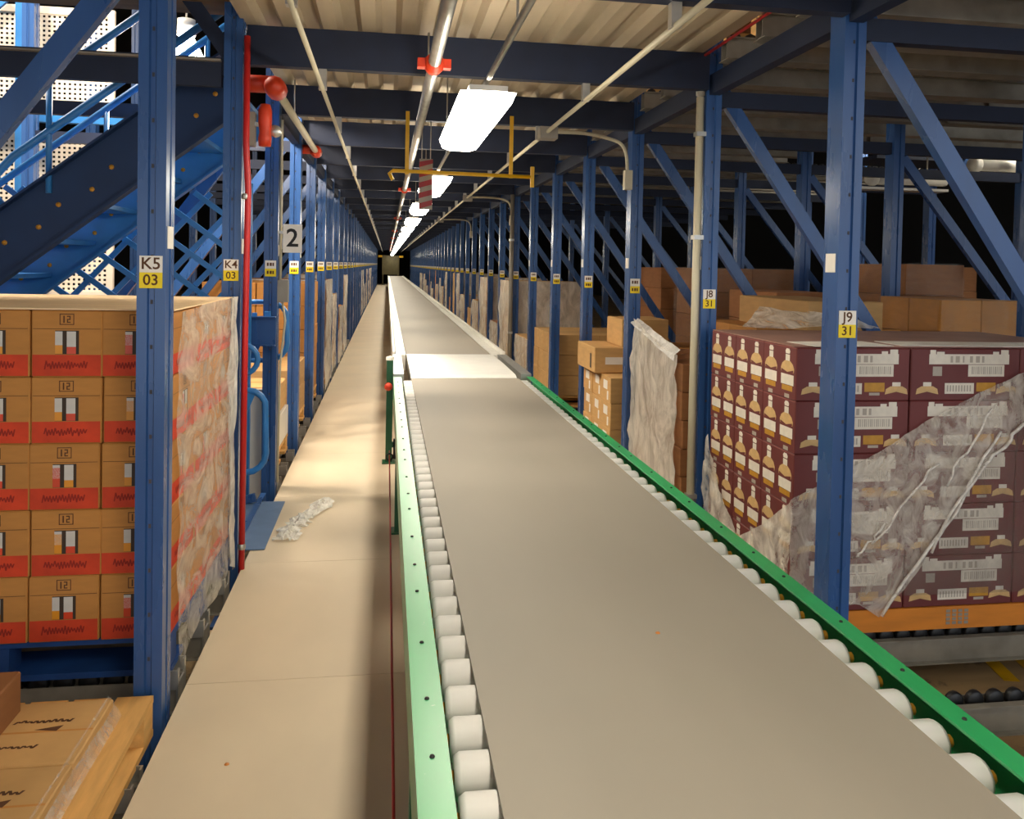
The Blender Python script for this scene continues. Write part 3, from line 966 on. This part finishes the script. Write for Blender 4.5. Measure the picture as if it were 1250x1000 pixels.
def squiggle(mb, x0, x1, z0, z1, n, seed, put, mi, w=0.006):
    """a run of unreadable script strokes laid on a face; put(u, v) gives the 3-D point"""
    rd = random.Random(seed)
    pts = []
    for i in range(n + 1):
        u = x0 + (x1 - x0) * i / n
        v = (z0 + z1) / 2 + (z1 - z0) / 2 * (1 if i % 2 else -1) * (0.35 + 0.65 * rd.random())
        pts.append((u, v))
    for (a, b), (c, d) in zip(pts, pts[1:]):
        mb.add([put(a - w / 2, b), put(a + w / 2, b), put(c + w / 2, d), put(c - w / 2, d)], [(0, 1, 2, 3)], mi)


def rect(mb, put, u0, u1, v0, v1, mi):
    mb.add([put(u0, v0), put(u1, v0), put(u1, v1), put(u0, v1)], [(0, 1, 2, 3)], mi)


def red_face(put, half, seed, windows=True):
    g = MB()
    rect(g, put(0), -half + 0.004, half - 0.004, 0.004, 0.078, 0)
    squiggle(g, -half * 0.62, half * 0.58, 0.026, 0.058, 27, seed, put(0.0006), 1, 0.0045)
    # 12 in an outline box
    for a, b, c, d in ((-0.024, 0.024, 0.183, 0.186), (-0.024, 0.024, 0.219, 0.222), (-0.024, -0.021, 0.183, 0.222), (0.021, 0.024, 0.183, 0.222)):
        rect(g, put(0.0004), a, b, c, d, 2)
    rect(g, put(0.0004), -0.012, -0.007, 0.190, 0.215, 2)
    for a, b, c, d in ((0.0, 0.012, 0.211, 0.215), (0.008, 0.012, 0.203, 0.215), (0.0, 0.012, 0.200, 0.204), (0.0, 0.004, 0.190, 0.204), (0.0, 0.012, 0.190, 0.194)):
        rect(g, put(0.0004), a, b, c, d, 2)
    # flap line and perforation
    rect(g, put(0.0003), -half + 0.006, half - 0.006, 0.168, 0.1698, 2)
    if windows:
        rect(g, put(0.0004), -0.038, 0.040, 0.080, 0.163, 3)
        rd = random.Random(seed)
        c1 = rd.choice((4, 5))
        rect(g, put(0.0008), -0.038, -0.014, 0.112, 0.160, 6)
        rect(g, put(0.0008), -0.038, -0.014, 0.081, 0.112 if seed % 3 else 0.150, c1)
        rect(g, put(0.0008), 0.000, 0.030, 0.106, 0.160, 6)
        rect(g, put(0.0008), 0.000, 0.030, 0.081, 0.106, 9 - c1)
    return g


RF_M = [REDP, REDINK, INK, mat('window_dark', (60, 44, 30), 0.7), mat('bottle_orange', (226, 148, 30), 0.4), mat('bottle_red', (214, 70, 34), 0.4), mat('bottle_white', (206, 200, 190), 0.4)]
FRONT_A = [red_face(lambda e: (lambda u, v: (u, -CY / 2 - 0.0008 - e, v)), CX / 2, s, True).mesh('front_print', RF_M) for s in range(4)]
SIDE_A = [red_face(lambda e: (lambda u, v: (CX / 2 + 0.0008 + e, u, v)), CY / 2, s + 9, s % 2 == 0).mesh('side_print', RF_M) for s in range(3)]
LAY = ['bottom', 'second', 'middle', 'fourth', 'top']
COLN = ['at the K5 post', 'second in from the K5 post', 'third in from the K5 post', 'fourth in from the K5 post', 'fifth in from the K5 post']
for lz in range(5):
    for cxi in range(5):
        for ry in range(3):
            if cxi > 0 and ry > 0 and lz < 4:
                continue
            if ry == 0:
                lab = 'kraft carton with red band, %s layer, %s' % (LAY[lz], COLN[cxi])
            elif cxi == 0:
                lab = 'red-banded carton under film facing the walkway, %s layer, %s one' % (LAY[lz], ('', 'middle', 'back')[ry])
            else:
                lab = 'red-banded carton under the cap sheet, %s row, %s' % (('', 'middle', 'last')[ry], COLN[cxi])
            o = link('carton', BODY_A, None, (-0.868 - cxi * 0.236 + random.uniform(-0.004, 0.004), 3.240 + ry * 0.366 + random.uniform(-0.003, 0.003), 0.192 + lz * 0.2345 + 0.0003))
            tag(o, lab, 'carton', 'red-banded cartons on the blue pallet')
            if ry == 0:
                link('front_print', FRONT_A[(lz + cxi * 2) % 4], o)
            if cxi == 0:
                link('side_print', SIDE_A[(lz + ry) % 3], o)
pallet('blue painted pallet under the red-banded carton stack', -1.93, -0.75, 3.06, 4.15, 0.05, 0.192, BPAL, deck=5)
t = tag(ob('cap_sheet', MB().box(-0.59, 0.602, -0.555, 0.555, 0, 0.006), CAPB, None, (-1.345, 3.605, 1.366)), 'pale cardboard cap sheet lying on top of the red-banded cartons', 'sheet')


def film_sheet(name, label, corner, nu, nv, M, amp, axis, seed, mask=None, group=None):
    """bilinear grid between four 3-D corners (a b c d), wrinkled along axis"""
    rd = random.Random(seed)
    a, b, c, d = [Vector(p_) for p_ in corner]
    ax = Vector(axis)
    vs_ = []
    ph = [rd.uniform(0, 6) for _ in range(6)]
    for i in range(nu + 1):
        for j in range(nv + 1):
            u, v = i / nu, j / nv
            p_ = a.lerp(b, u).lerp(d.lerp(c, u), v)
            w = math.sin(9 * u + 5 * v + ph[0]) + 0.7 * math.sin(23 * u - 11 * v + ph[1]) + 0.6 * math.sin(31 * v + 8 * u + ph[2]) + rd.uniform(-0.5, 0.5)
            vs_.append(p_ + ax * amp * (w + 1.4))
    g = MB()
    fs_ = []
    for i in range(nu):
        for j in range(nv):
            if mask and not mask((i + 0.5) / nu, (j + 0.5) / nv):
                continue
            fs_.append((i * (nv + 1) + j, (i + 1) * (nv + 1) + j, (i + 1) * (nv + 1) + j + 1, i * (nv + 1) + j + 1))
    g.add(vs_, fs_, 0, True)
    return tag(ob(name, g, M), label, 'film', group)


film_sheet('stretch_film', 'clear stretch film wrapped on the walkway face of the red-banded cartons', [(-0.742, 3.10, 0.06), (-0.742, 4.15, 0.06), (-0.742, 4.15, 1.375), (-0.742, 3.10, 1.36)], 18, 22, film_mat('side_film', 0.12, 0.62, 6, (1, 1, 1.4), (250, 240, 224)), 0.006, (1, 0, 0), 4)
film_sheet('stretch_film', 'gathered edge of stretch film hanging at the back corner of the red-banded cartons', [(-0.739, 4.06, 0.10), (-0.735, 4.17, 0.02), (-0.738, 4.165, 1.375), (-0.74, 4.06, 1.37)], 6, 22, FILMM, 0.007, (1, 0, 0), 8)

# ---------------------------------------------------------------- bottom-left pallet
pallet('bare wooden pallet with kraft cartons at the walkway edge, closest to the viewer', -1.92, -0.735, 1.62, 2.83, -0.035, 0.10, WOOD, 'y', deck=9)
BODY_B = rbox(0.52, 0.335, 0.07, 'carton', KRAFT2, 0.004)
pb = MB()
for r in range(2):
    squiggle(pb, -0.03 + 0.05 * r, 0.13 + 0.05 * r, -0.015 + r * 0.13 - 0.07, 0.006 + r * 0.13 - 0.07, 19, 21 + r, lambda u, v: (u, v, 0.0708), 0, 0.008)
pb.poly([(0.09, 0.010, 0.0709), (0.155, -0.002, 0.0709), (0.165, 0.028, 0.0709)])
PRINT_B = pb.mesh('top_print', INK)
for i in range(2):
    for j in range(3):
        o = link('carton', BODY_B, None, (-1.085 - i * 0.526, 2.52 - j * 0.34, 0.1003))
        tag(o, 'flat kraft carton with dark script on the bare wooden pallet, %s row, %s' % (('back', 'middle', 'front')[j], ('walkway end', 'inner end')[i]), 'carton', 'flat cartons on the bare pallet')
        link('top_print', PRINT_B, o)
        ob('seam_tape', MB().box(-0.255, 0.255, -0.004, 0.004, 0.0700, 0.0704), KRAFT, o)
film_sheet('stretch_film', 'clear film strip along the edge of the flat kraft cartons', [(-0.845, 1.6, 0.174), (-0.805, 1.6, 0.105), (-0.805, 2.70, 0.105), (-0.845, 2.70, 0.174)], 6, 20, FILMT, 0.003, (0.3, 0, 1), 14)
o = link('carton', rbox(0.34, 0.42, 0.125, 'carton', KRAFT3, 0.004), None, (-1.245, 2.43, 0.1712))
tag(o, 'brown carton lying on the flat kraft cartons, by the picture edge', 'carton')
ob('seam_tape', MB().box(-0.165, 0.165, -0.02, 0.02, 0.1250, 0.1256), KRAFT, o)

# ---------------------------------------------------------------- right stack: maroon cartons
MX, MY, MZ = 0.537, 0.310, 0.2315
BODY_M = rbox(MX, MY, MZ, 'carton', [MAROON], 0.004)
fm = MB()
pf = lambda u, v: (u - MX / 2, -MY / 2 - 0.0008, v)
pf2 = lambda u, v: (u - MX / 2, -MY / 2 - 0.0014, v)
rect(fm, pf, 0.086, 0.482, 0.162, 0.207, 0)
rect(fm, pf, 0.090, 0.118, 0.207, 0.226, 0)
rect(fm, pf, 0.122, 0.160, 0.207, 0.218, 0)
rect(fm, pf, 0.40, 0.43, 0.207, 0.219, 0)
rect(fm, pf, 0.44, 0.478, 0.207, 0.227, 0)
for i, (a, w) in enumerate(((0.19, 0.012), (0.215, 0.02), (0.25, 0.008), (0.285, 0.015), (0.315, 0.02), (0.345, 0.012))):
    rect(fm, pf2, a, a + w, 0.170, 0.199, 2)
rect(fm, pf, 0.279, 0.459, 0.107, 0.160, 0)
for i in range(16):
    a = 0.296 + i * 0.0096
    rect(fm, pf2, a, a + (0.0035 if i % 3 else 0.0055), 0.118, 0.152, 2)
rect(fm, pf, 0.105, 0.150, 0.110, 0.152, 2)
rect(fm, pf, 0.166, 0.310, 0.030, 0.078, 0)
for i in range(9):
    rect(fm, pf2, 0.176 + i * 0.014, 0.183 + i * 0.014, 0.040, 0.068, 2)
rect(fm, pf, 0.322, 0.418, 0.040, 0.080, 3)
rect(fm, pf, 0.345, 0.395, 0.024, 0.036, 2)
for c in (0.080, 0.475):
    fm.poly([pf(c - 0.055, 0.028), pf(c - 0.045, 0.030), pf(c, 0.040), pf(c + 0.045, 0.030), pf(c + 0.055, 0.028), pf(c + 0.050, 0.052), pf(c + 0.028, 0.064), pf(c - 0.028, 0.064), pf(c - 0.050, 0.052)], 4)
    rect(fm, pf, c - 0.020, c + 0.020, 0.064, 0.082, 0)
FRONT_M = fm.mesh('front_print', [WHITE, MAROON, PALEG, GOLD, PGOLD])
sm = MB()
for c in (-0.078, 0.078):
    ps = lambda u, v, e=0: (-MX / 2 - 0.0008 - e, -(c + u * 1.2), v)
    sm.poly([ps(-0.048, 0.118), ps(0.048, 0.118), ps(0.050, 0.135), ps(0.040, 0.155), ps(0.020, 0.168), ps(-0.020, 0.168), ps(-0.040, 0.155), ps(-0.050, 0.135)], 1)
    rect(sm, ps, -0.016, 0.016, 0.168, 0.196, 0)
    sm.poly([ps(-0.015, 0.200), ps(0.015, 0.200), ps(0.018, 0.212), ps(0.010, 0.222), ps(-0.010, 0.222), ps(-0.018, 0.212)], 0)
    sm.poly([ps(-0.046, 0.120, 0.0005), ps(0.0, 0.108, 0.0005), ps(0.046, 0.120, 0.0005), ps(0.044, 0.130, 0.0005), ps(0.0, 0.118, 0.0005), ps(-0.044, 0.130, 0.0005)], 2)
    rect(sm, ps, -0.048, 0.048, 0.062, 0.108, 0)
    rect(sm, ps, -0.040, 0.040, 0.036, 0.060, 3)
    rect(sm, ps, -0.018, 0.018, 0.004, 0.022, 4)
pe = lambda u, v: (-MX / 2 - 0.0006, u, v)
rect(sm, pe, -MY / 2 + 0.004, MY / 2 - 0.004, 0.2265, 0.2295, 5)
SIDE_M = sm.mesh('bottle_print', [WHITE, PGOLD, MAROON, GOLD, PALEG, MSEAM])
MZ0 = 0.058
for lz in range(5):
    for ci in range(3):
        for ry in range(3):
            if ci > 0 and ry > 0 and lz < 4:
                continue
            where = ('by the belt', 'middle column', 'far column from the belt')[ci]
            if ci == 0 and ry > 0:
                lab = 'maroon carton with printed bottles facing the belt, %s layer, %s one' % (LAY[lz], ('', 'middle', 'back')[ry])
            elif ry == 0:
                lab = 'maroon carton with white labels behind the J9 post, %s layer, %s' % (LAY[lz], where)
            else:
                lab = 'maroon carton in the top layer, %s, %s row back' % (where, ('', 'second', 'third')[ry])
            o = link('carton', BODY_M, None, (2.03 + ci * 0.541 + random.uniform(-0.003, 0.003), 3.465 + ry * 0.3135, MZ0 + lz * 0.2325 + 0.0003))
            tag(o, lab, 'carton', 'maroon cartons on the orange base')
            if ry == 0:
                link('front_print', FRONT_M, o)
            if ci == 0:
                link('bottle_print', SIDE_M, o)
t = thing('pallet', 'orange brown board base under the maroon cartons', 'pallet', (2.57, 3.78, -0.043))
ob('board', MB().box(-0.80, 0.80, -0.475, 0.475, 0.0, 0.10), OWOOD, t)
gl = MB()
for i in range(4):
    for j in range(4):
        gl.box(-0.06 + i * 0.03, -0.04 + i * 0.03, -0.4765, -0.475, 0.02 + j * 0.018, 0.033 + j * 0.018)
ob('stamp', gl, GREY, t)
pt = MB().box(-0.8, 0.8, -0.44, 0.46, 0, 0.004)
tag(ob('slip_sheet', pt, mat('rosy_sheet', (168, 128, 112), 0.5, 0, 0.15, 4), None, (2.57, 3.80, 1.2205)), 'dull rosy slip sheet covering the top of the maroon cartons', 'sheet')
for x0_, x1_, y_, lab, rz in ((1.84, 2.24, 3.45, 'short white paper strip on top of the maroon cartons, by the J9 post', 0.10), (2.30, 3.10, 3.47, 'long white paper strip on top of the maroon cartons', -0.04)):
    o = ob('paper_strip', MB().box(-(x1_ - x0_) / 2, (x1_ - x0_) / 2, -0.11, 0.11, 0, 0.002), mat('white_paper', (244, 238, 226), 0.6), None, ((x0_ + x1_) / 2, y_, 1.2252))
    o.rotation_euler.z = rz
    tag(o, lab, 'paper')

# hanging film on the maroon stack: front (y = 3.28) and belt side (x = 1.72)
def film_poly(name, label, pts, M, amp, axis, seed, step=0.045):
    """wrinkled film filling a polygon given as (u, z) in a vertical plane; axis is the outward way"""
    rd = random.Random(seed)
    (ax_name, plane), poly = pts
    bm = bmesh.new()
    vs_ = [bm.verts.new((u, 0, z)) for u, z in poly]
    bm.faces.new(vs_)
    us = [u for u, z in poly]
    zs = [z for u, z in poly]
    u = min(us) + step
    while u < max(us):
        bmesh.ops.bisect_plane(bm, geom=bm.verts[:] + bm.edges[:] + bm.faces[:], plane_co=(u, 0, 0), plane_no=(1, 0, 0))
        u += step
    z = min(zs) + step
    while z < max(zs):
        bmesh.ops.bisect_plane(bm, geom=bm.verts[:] + bm.edges[:] + bm.faces[:], plane_co=(0, 0, z), plane_no=(0, 0, 1))
        z += step
    ph = [rd.uniform(0, 6) for _ in range(4)]
    for v in bm.verts:
        a, b = v.co.x, v.co.z
        w = math.sin(14 * (a + b) + ph[0]) + 0.8 * math.sin(37 * (a * 0.7 - b) + ph[1]) + 0.5 * math.sin(60 * (a + 0.4 * b) + ph[2]) + rd.uniform(-0.6, 0.6)
        off = amp * (w + 2.2)
        v.co = Vector((a, plane + axis * off, b)) if ax_name == 'y' else Vector((plane + axis * off, a, b))
    for f in bm.faces:
        f.smooth = True
    me = bpy.data.meshes.new(name)
    bm.to_mesh(me)
    bm.free()
    me.materials.append(M)
    return tag(link(name, me), label, 'film')


film_poly('stretch_film', 'torn clear film draped across the front of the maroon cartons, pointed flap',
          (('y', 3.302), [(1.74, 0.12), (1.74, 0.56), (2.03, 0.70), (2.43, 0.935), (2.84, 1.117), (3.3, 1.22), (3.3, 1.02), (2.847, 0.876), (2.649, 0.694), (2.384, 0.27), (2.174, 0.03), (2.08, 0.09)]), FILMD, 0.006, -1, 5)
FLAP = [o for o in COL.objects if o.get('label', '').startswith('torn clear film draped across')][0]
RIM = film_mat('film_fold_highlight', 0.35, 1.0, 14, (1, 1, 1), (250, 244, 234), 0.2)  # pale colour paints the highlight along the film creases
for a, b, rr_ in (((2.18, 0.05), (2.645, 0.70), 0.007), ((2.40, 0.31), (2.72, 0.86), 0.006), ((2.645, 0.70), (2.86, 0.90), 0.008), ((2.12, 0.36), (2.42, 0.72), 0.005), ((2.46, 0.62), (2.68, 0.95), 0.005), ((2.05, 0.30), (2.18, 0.45), 0.005)):
    rd_ = random.Random(a[0])
    pts_ = [(a[0] + (b[0] - a[0]) * u / 9 + rd_.uniform(-0.012, 0.012), 3.272 + rd_.uniform(-0.004, 0.004), a[1] + (b[1] - a[1]) * u / 9 + rd_.uniform(-0.008, 0.008)) for u in range(10)]
    ob('fold_highlight', MB().tube(pts_, rr_, 6), RIM, FLAP)
film_poly('stretch_film', 'thin film over the lower front of the maroon cartons behind the pointed flap',
          (('y', 3.306), [(2.0, 0.12), (2.38, 0.27), (2.66, 0.71), (2.85, 0.86), (3.3, 0.98), (3.3, 0.11)]), film_mat('thin_dark_film', 0.10, 0.42, 6, (1, 1, 0.6), (150, 136, 124)), 0.002, -1, 6, 0.09)
film_poly('stretch_film', 'torn film pulled round the corner on the belt side of the maroon cartons',
          (('x', 1.752), [(3.29, 0.12), (3.29, 0.56), (3.55, 0.375), (3.78, 0.245), (4.0, 0.16), (4.0, 0.12)]), FILM, 0.005, -1, 7, 0.04)
film_poly('stretch_film', 'narrow film flap hanging at the back edge of the maroon cartons',
          (('x', 1.748), [(4.215, 0.66), (4.30, 0.36), (4.22, 0.26), (4.1, 0.15), (3.74, 0.15), (3.95, 0.33), (4.10, 0.48)]), FILM, 0.006, -1, 9, 0.04)


# ================================================================ OTHER LOADS
def load(label, x0, x1, y0, y1, z0, nx, ny, nz, hz, M, pal=None, film=None, gap=0.006, cat='pallet load', jitter=0.006, printed=None, grp=None, side=1, palz=0.13):
    t = thing('pallet_load', label, cat, ((x0 + x1) / 2, (y0 + y1) / 2, z0), grp)
    h = 0.0
    if pal is not None:
        h = palz
        pallet('', x0, x1, y0, y1, z0, z0 + palz, pal, parent=t, deck=5)
    sx_, sy_ = (x1 - x0) / nx, (y1 - y0) / ny
    me = rbox(sx_ - gap, sy_ - gap, hz - 0.003, 'carton', M, 0.004)
    rd = random.Random(label)
    for k in range(nz):
        for i in range(nx):
            for j in range(ny):
                edge = i == (0 if side > 0 else nx - 1) or j == 0 or k == nz - 1
                if not edge:
                    continue
                o = link('carton', me, t, ((i + 0.5) * sx_ - (x1 - x0) / 2 + rd.uniform(-jitter, jitter), (j + 0.5) * sy_ - (y1 - y0) / 2 + rd.uniform(-jitter, jitter), h + k * hz + 0.001))
                if printed is not None and i == (0 if side > 0 else nx - 1):
                    link('label', printed, o, (-side * (sx_ - gap) / 2, 0, 0))
    if film is not None:
        top = h + nz * hz
        X = (-side) * ((x1 - x0) / 2 + 0.012)
        for f_ in range(2):
            rd2 = random.Random(label + str(f_))
            g = MB()
            nu, nv = 10, 12
            vs_ = []
            for a in range(nu + 1):
                for b in range(nv + 1):
                    u, v = a / nu, b / nv
                    w = 0.008 * (math.sin(7 * u + 9 * v) + math.sin(19 * u - 8 * v) + rd2.uniform(-1, 1)) + 0.006
                    if f_ == 0:
                        vs_.append((X - side * w, (u - 0.5) * (y1 - y0) * 1.01, v * top * 1.005))
                    else:
                        vs_.append((X + side * (u * (x1 - x0)), -(y1 - y0) / 2 - 0.012 - w, v * top * 1.005))
            g.add(vs_, [(a * (nv + 1) + b, (a + 1) * (nv + 1) + b, (a + 1) * (nv + 1) + b + 1, a * (nv + 1) + b + 1) for a in range(nu) for b in range(nv)], 0, True)
            ob('film', g, film, t)
    return t


LAB_W = MB().box(-0.0016, -0.0006, -0.06, 0.06, 0.10, 0.17).box(-0.0016, -0.0006, -0.09, -0.05, 0.02, 0.09).mesh('label', PLATE)
LAB_D = MB().box(-0.0016, -0.0006, -0.045, 0.0, 0.03, 0.15).mesh('label', mat('dark_label', (54, 52, 56), 0.6))

# bay 2 on the conveyor side: film wrapped brown cartons
load('brown cartons under milky film between the cream pipe and the third post', 1.80, 2.9, 4.78, 5.76, -0.03, 3, 3, 5, 0.174, KRAFT3, WOOD, None)
film_poly('stretch_film', 'milky stretch film with a bright folded rim over the brown cartons',
          (('x', 1.790), [(4.83, 0.0), (4.83, 1.02), (5.05, 1.04), (5.40, 1.11), (5.74, 1.19), (5.78, 0.9), (5.80, 0.0)]), FILMM, 0.006, -1, 12, 0.06)
film_sheet('stretch_film', 'bright rolled film rim along the top of the milky film', [(1.775, 4.86, 0.975), (1.775, 5.78, 1.15), (1.83, 5.78, 1.185), (1.81, 4.86, 1.05)], 18, 4,
           film_mat('rim_film', 0.6, 1.0, 9, (1, 1, 1), (250, 246, 240), 0.22), 0.006, (-1, 0, 0.3), 15)
load('kraft cartons rising behind the milky film, dark fronts', 2.3, 3.3, 4.85, 5.7, 0.98, 2, 2, 1, 0.21, KRAFT, None)
load('large pale kraft load seen over the maroon cartons', 2.52, 3.02, 4.62, 5.6, 1.185, 1, 1, 1, 0.19, KRAFT2, None)
film_sheet('stretch_film', 'grey film hanging over the pale kraft load behind the maroon cartons', [(1.92, 4.22, 1.235), (2.75, 4.24, 1.24), (2.55, 4.36, 1.30), (2.15, 4.5, 1.335)], 14, 8, FILM, 0.004, (0, 0, 1), 16)
# bay 3
load('kraft cartons with white labels stacked at the fourth post of conveyor-side row', 1.755, 2.75, 6.23, 7.12, -0.03, 2, 3, 3, 0.205, KRAFT2, WOOD, None, printed=LAB_W, palz=0.10)
o = link('carton', rbox(0.42, 0.60, 0.21, 'carton', KRAFT2), None, (1.90, 6.80, 0.688))
tag(o, 'kraft carton jutting out over the labelled stack, before the fourth post', 'carton')
link('label', LAB_D, o, (-0.21, -0.15, 0))
ob('label', MB().box(-0.12, 0.16, -0.3018, -0.3006, 0.07, 0.13), PLATE, o)
o = link('carton', rbox(0.40, 0.46, 0.23, 'carton', KRAFT2), None, (2.12, 6.75, 0.899))
tag(o, 'uppermost kraft carton set back on the labelled stack', 'carton')
ob('seam_tape', MB().box(-0.195, 0.195, -0.02, 0.02, 0.230, 0.2306), KRAFT, o)
o = link('carton', rbox(0.5, 0.5, 0.21, 'carton', KRAFT), None, (2.45, 6.75, 0.688))
tag(o, 'kraft carton behind the jutting carton of the labelled stack', 'carton')
ob('seam_tape', MB().box(-0.245, 0.245, -0.02, 0.02, 0.210, 0.2106), KRAFT, o)
# bay 5
load('kraft cartons on a wooden pallet behind the fifth post of conveyor-side row', 1.81, 2.85, 8.80, 9.95, 0.0, 2, 4, 3, 0.225, KRAFT2, WOOD, None)
# further bays on the conveyor side
mats_ = [KRAFT, KRAFT2, KRAFT2, KRAFT3, KRAFT2]
rd0 = random.Random(31)
for k in range(6, 30):
    nz_ = rd0.choice((2, 3, 4, 5, 5))
    wrap = rd0.choice((None, FILMM, FILM, FILMM))
    y0_ = YR(k) + 0.12
    dx_ = rd0.choice((0.0, -0.05, -0.03)) if wrap else 0.0
    if k <= 20:
        lab, g = '%s load in the %s bay down the conveyor-side row, %s cartons high' % ('film-wrapped' if wrap else 'bare kraft', ORD[k], ('', 'one', 'two', 'three', 'four', 'five')[nz_]), None
    else:
        lab, g = 'small distant pallet load far down the conveyor-side row', 'distant loads of the conveyor-side row'
    load(lab, 1.80 + dx_, 2.85, y0_, y0_ + 1.12, 0.0, 2, 2, nz_, 0.24, mats_[k % 5], WOOD, wrap, grp=g)
rd0 = random.Random(12)
for k in range(3, 30):
    nz_ = {3: 1, 4: 2, 5: 5, 6: 5, 7: 4}.get(k, rd0.choice((3, 4, 5, 5)))
    wrap = {3: None, 4: None, 5: None, 6: FILMM, 7: FILM}.get(k, rd0.choice((None, FILMM, FILM, FILMM)))
    y0_ = YL(k) + 0.12
    dx_ = rd0.choice((0.0, 0.05, 0.03)) if wrap else 0.0
    if k <= 20:
        lab, g = '%s load in the %s bay down the walkway-side row, %s cartons high' % ('film-wrapped' if wrap else 'bare kraft', ORD[k], ('', 'one', 'two', 'three', 'four', 'five')[nz_]), None
    else:
        lab, g = 'small distant pallet load far down the walkway-side row', 'distant loads of the walkway-side row'
    M_ = {3: WHITEP, 4: KRAFT2, 5: KRAFT, 12: mat('red_board', (196, 60, 44), 0.6)}.get(k, mats_[(k + 2) % 5])
    load(lab, -1.85, -0.79 + dx_, y0_, y0_ + 1.12, 0.0, 2, 2, nz_, 0.24, M_, WOOD, wrap, grp=g, side=-1)
o = link('carton', rbox(0.5, 0.5, 0.22, 'carton', KRAFT2), None, (-1.06, YL(3) + 0.95, 0.373))
tag(o, 'tan carton on the white cartons behind the third walkway-side post', 'carton')
ob('seam_tape', MB().box(-0.245, 0.245, -0.02, 0.02, 0.220, 0.2206), KRAFT, o)

# second row of loads deep in the conveyor-side rack
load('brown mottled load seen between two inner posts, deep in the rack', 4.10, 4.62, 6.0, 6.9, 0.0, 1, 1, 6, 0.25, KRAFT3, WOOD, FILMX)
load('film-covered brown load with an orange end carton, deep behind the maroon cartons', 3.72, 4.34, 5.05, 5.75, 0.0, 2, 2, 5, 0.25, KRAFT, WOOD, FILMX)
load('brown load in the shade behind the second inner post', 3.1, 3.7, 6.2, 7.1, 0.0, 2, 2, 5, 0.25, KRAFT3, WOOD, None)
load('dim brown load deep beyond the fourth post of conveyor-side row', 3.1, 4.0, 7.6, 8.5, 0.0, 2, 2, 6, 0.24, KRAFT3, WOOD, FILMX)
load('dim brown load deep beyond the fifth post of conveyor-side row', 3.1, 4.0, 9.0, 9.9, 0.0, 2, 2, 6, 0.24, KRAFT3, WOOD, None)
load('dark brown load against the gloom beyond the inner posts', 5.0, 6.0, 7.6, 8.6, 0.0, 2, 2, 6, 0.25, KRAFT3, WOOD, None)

# upper level loads
for k in range(0, 7):
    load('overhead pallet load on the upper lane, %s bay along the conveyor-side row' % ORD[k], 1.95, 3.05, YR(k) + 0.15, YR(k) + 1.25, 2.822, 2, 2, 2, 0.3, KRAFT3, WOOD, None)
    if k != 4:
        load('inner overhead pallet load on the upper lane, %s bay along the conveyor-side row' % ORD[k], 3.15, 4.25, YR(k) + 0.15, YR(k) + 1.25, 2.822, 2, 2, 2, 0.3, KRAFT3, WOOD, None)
o = link('carton', rbox(0.42, 0.5, 0.30, 'carton', OWOOD), None, (6.45, 8.0, 2.76))
tag(o, 'orange brown carton on the far upper shelf above the white pipes', 'carton')
ob('seam_tape', MB().box(-0.205, 0.205, -0.02, 0.02, 0.300, 0.3006), KRAFT, o)
t = thing('upper_shelf', 'dark beam shelf carrying the orange brown carton above the white pipes', 'shelf', (6.2, 8.0, 2.70))
ob('board', MB().box(-1.3, 1.3, -0.3, 0.3, 0.02, 0.058), DBLUE, t)
ob('bracket', MB().bar((-0.4, -0.32, -0.1), (0.0, -0.32, 0.45), 0.06, 0.03), BLUE, t)
for (xa, xb, z, lab) in ((5.84, 7.2, 2.665, 'thick white pipe with a collar at the far upper shelf, nearer end'), (4.72, 5.52, 2.495, 'shorter white pipe behind the inner post, below the upper shelf')):
    t = thing('white_pipe', lab, 'pipe', ((xa + xb) / 2, 7.5, z))
    h_ = (xb - xa) / 2
    ob('pipe', MB().tube([(-h_, 0, 0), (0, 0, 0), (h_, 0, 0)], 0.062, 14), WHITEP, t)
    ob('collar', MB().lathe([(0.0, -0.04), (0.07, -0.035), (0.082, -0.01), (0.082, 0.03), (0.07, 0.05)], (-h_, 0, 0), 14, 0, 'x'), WHITEP, t)
    ob('tray', MB().box(-h_ - 0.25, h_, -0.06, 0.10, -0.12, -0.095), WHITEP, t)
    ob('hanger', MB().tube([(h_ * 0.5, 0, 0.05), (h_ * 0.5, 0, 0.9)], 0.008, 6), STEEL, t)

for i, y in enumerate((6.9, 9.7)):  # hidden lamps added to brighten the white pipes and deep loads
    t = thing('light_fixture', 'added fluorescent fixture out of sight above the white pipes, %s one' % ('near', 'rear')[i], 'lamp', (6.4, y, 3.25))
    ob('housing', MB().box(-0.07, 0.07, -0.6, 0.6, 0.055, 0.075), WHITEP, t)
    ob('diffuser', MB().box(-0.09, 0.09, -0.6, 0.6, 0.0, 0.055), TUBE, t)
    ob('hanger', MB().tube([(0, 0, 0.07), (0, 0, 3.75)], 0.008, 6), STEEL, t)

t = thing('floor_strip', 'short yellow strips on the boards below the empty wheel track lane', 'marking', (2.85, 3.42, -0.299))
for dx in (0.0, 0.16):
    ob('strip', MB().bar((dx, -0.12, 0.001), (dx + 0.06, 0.12, 0.001), 0.07, 0.002, (0, 0, 1)), YELP, t)

# end of the aisle
t = thing('end_cabinet', 'dark olive cabinet closing the far end of the aisle', 'cabinet', (0.26, 60.5, 0))
ob('body', MB().box(-0.62, 0.62, 0, 0.6, 0.75, 2.15), OLIVE, t)
for s in (-1, 1):
    ob('leg', MB().box(s * 0.55 - 0.04, s * 0.55 + 0.04, 0, 0.5, 0, 0.75), OLIVE, t)
for a in (-0.9, 0.62):
    ob('yellow_bracket', MB().box(a, a + 0.28, 0, 0.1, 2.0, 2.15), YELP, t)
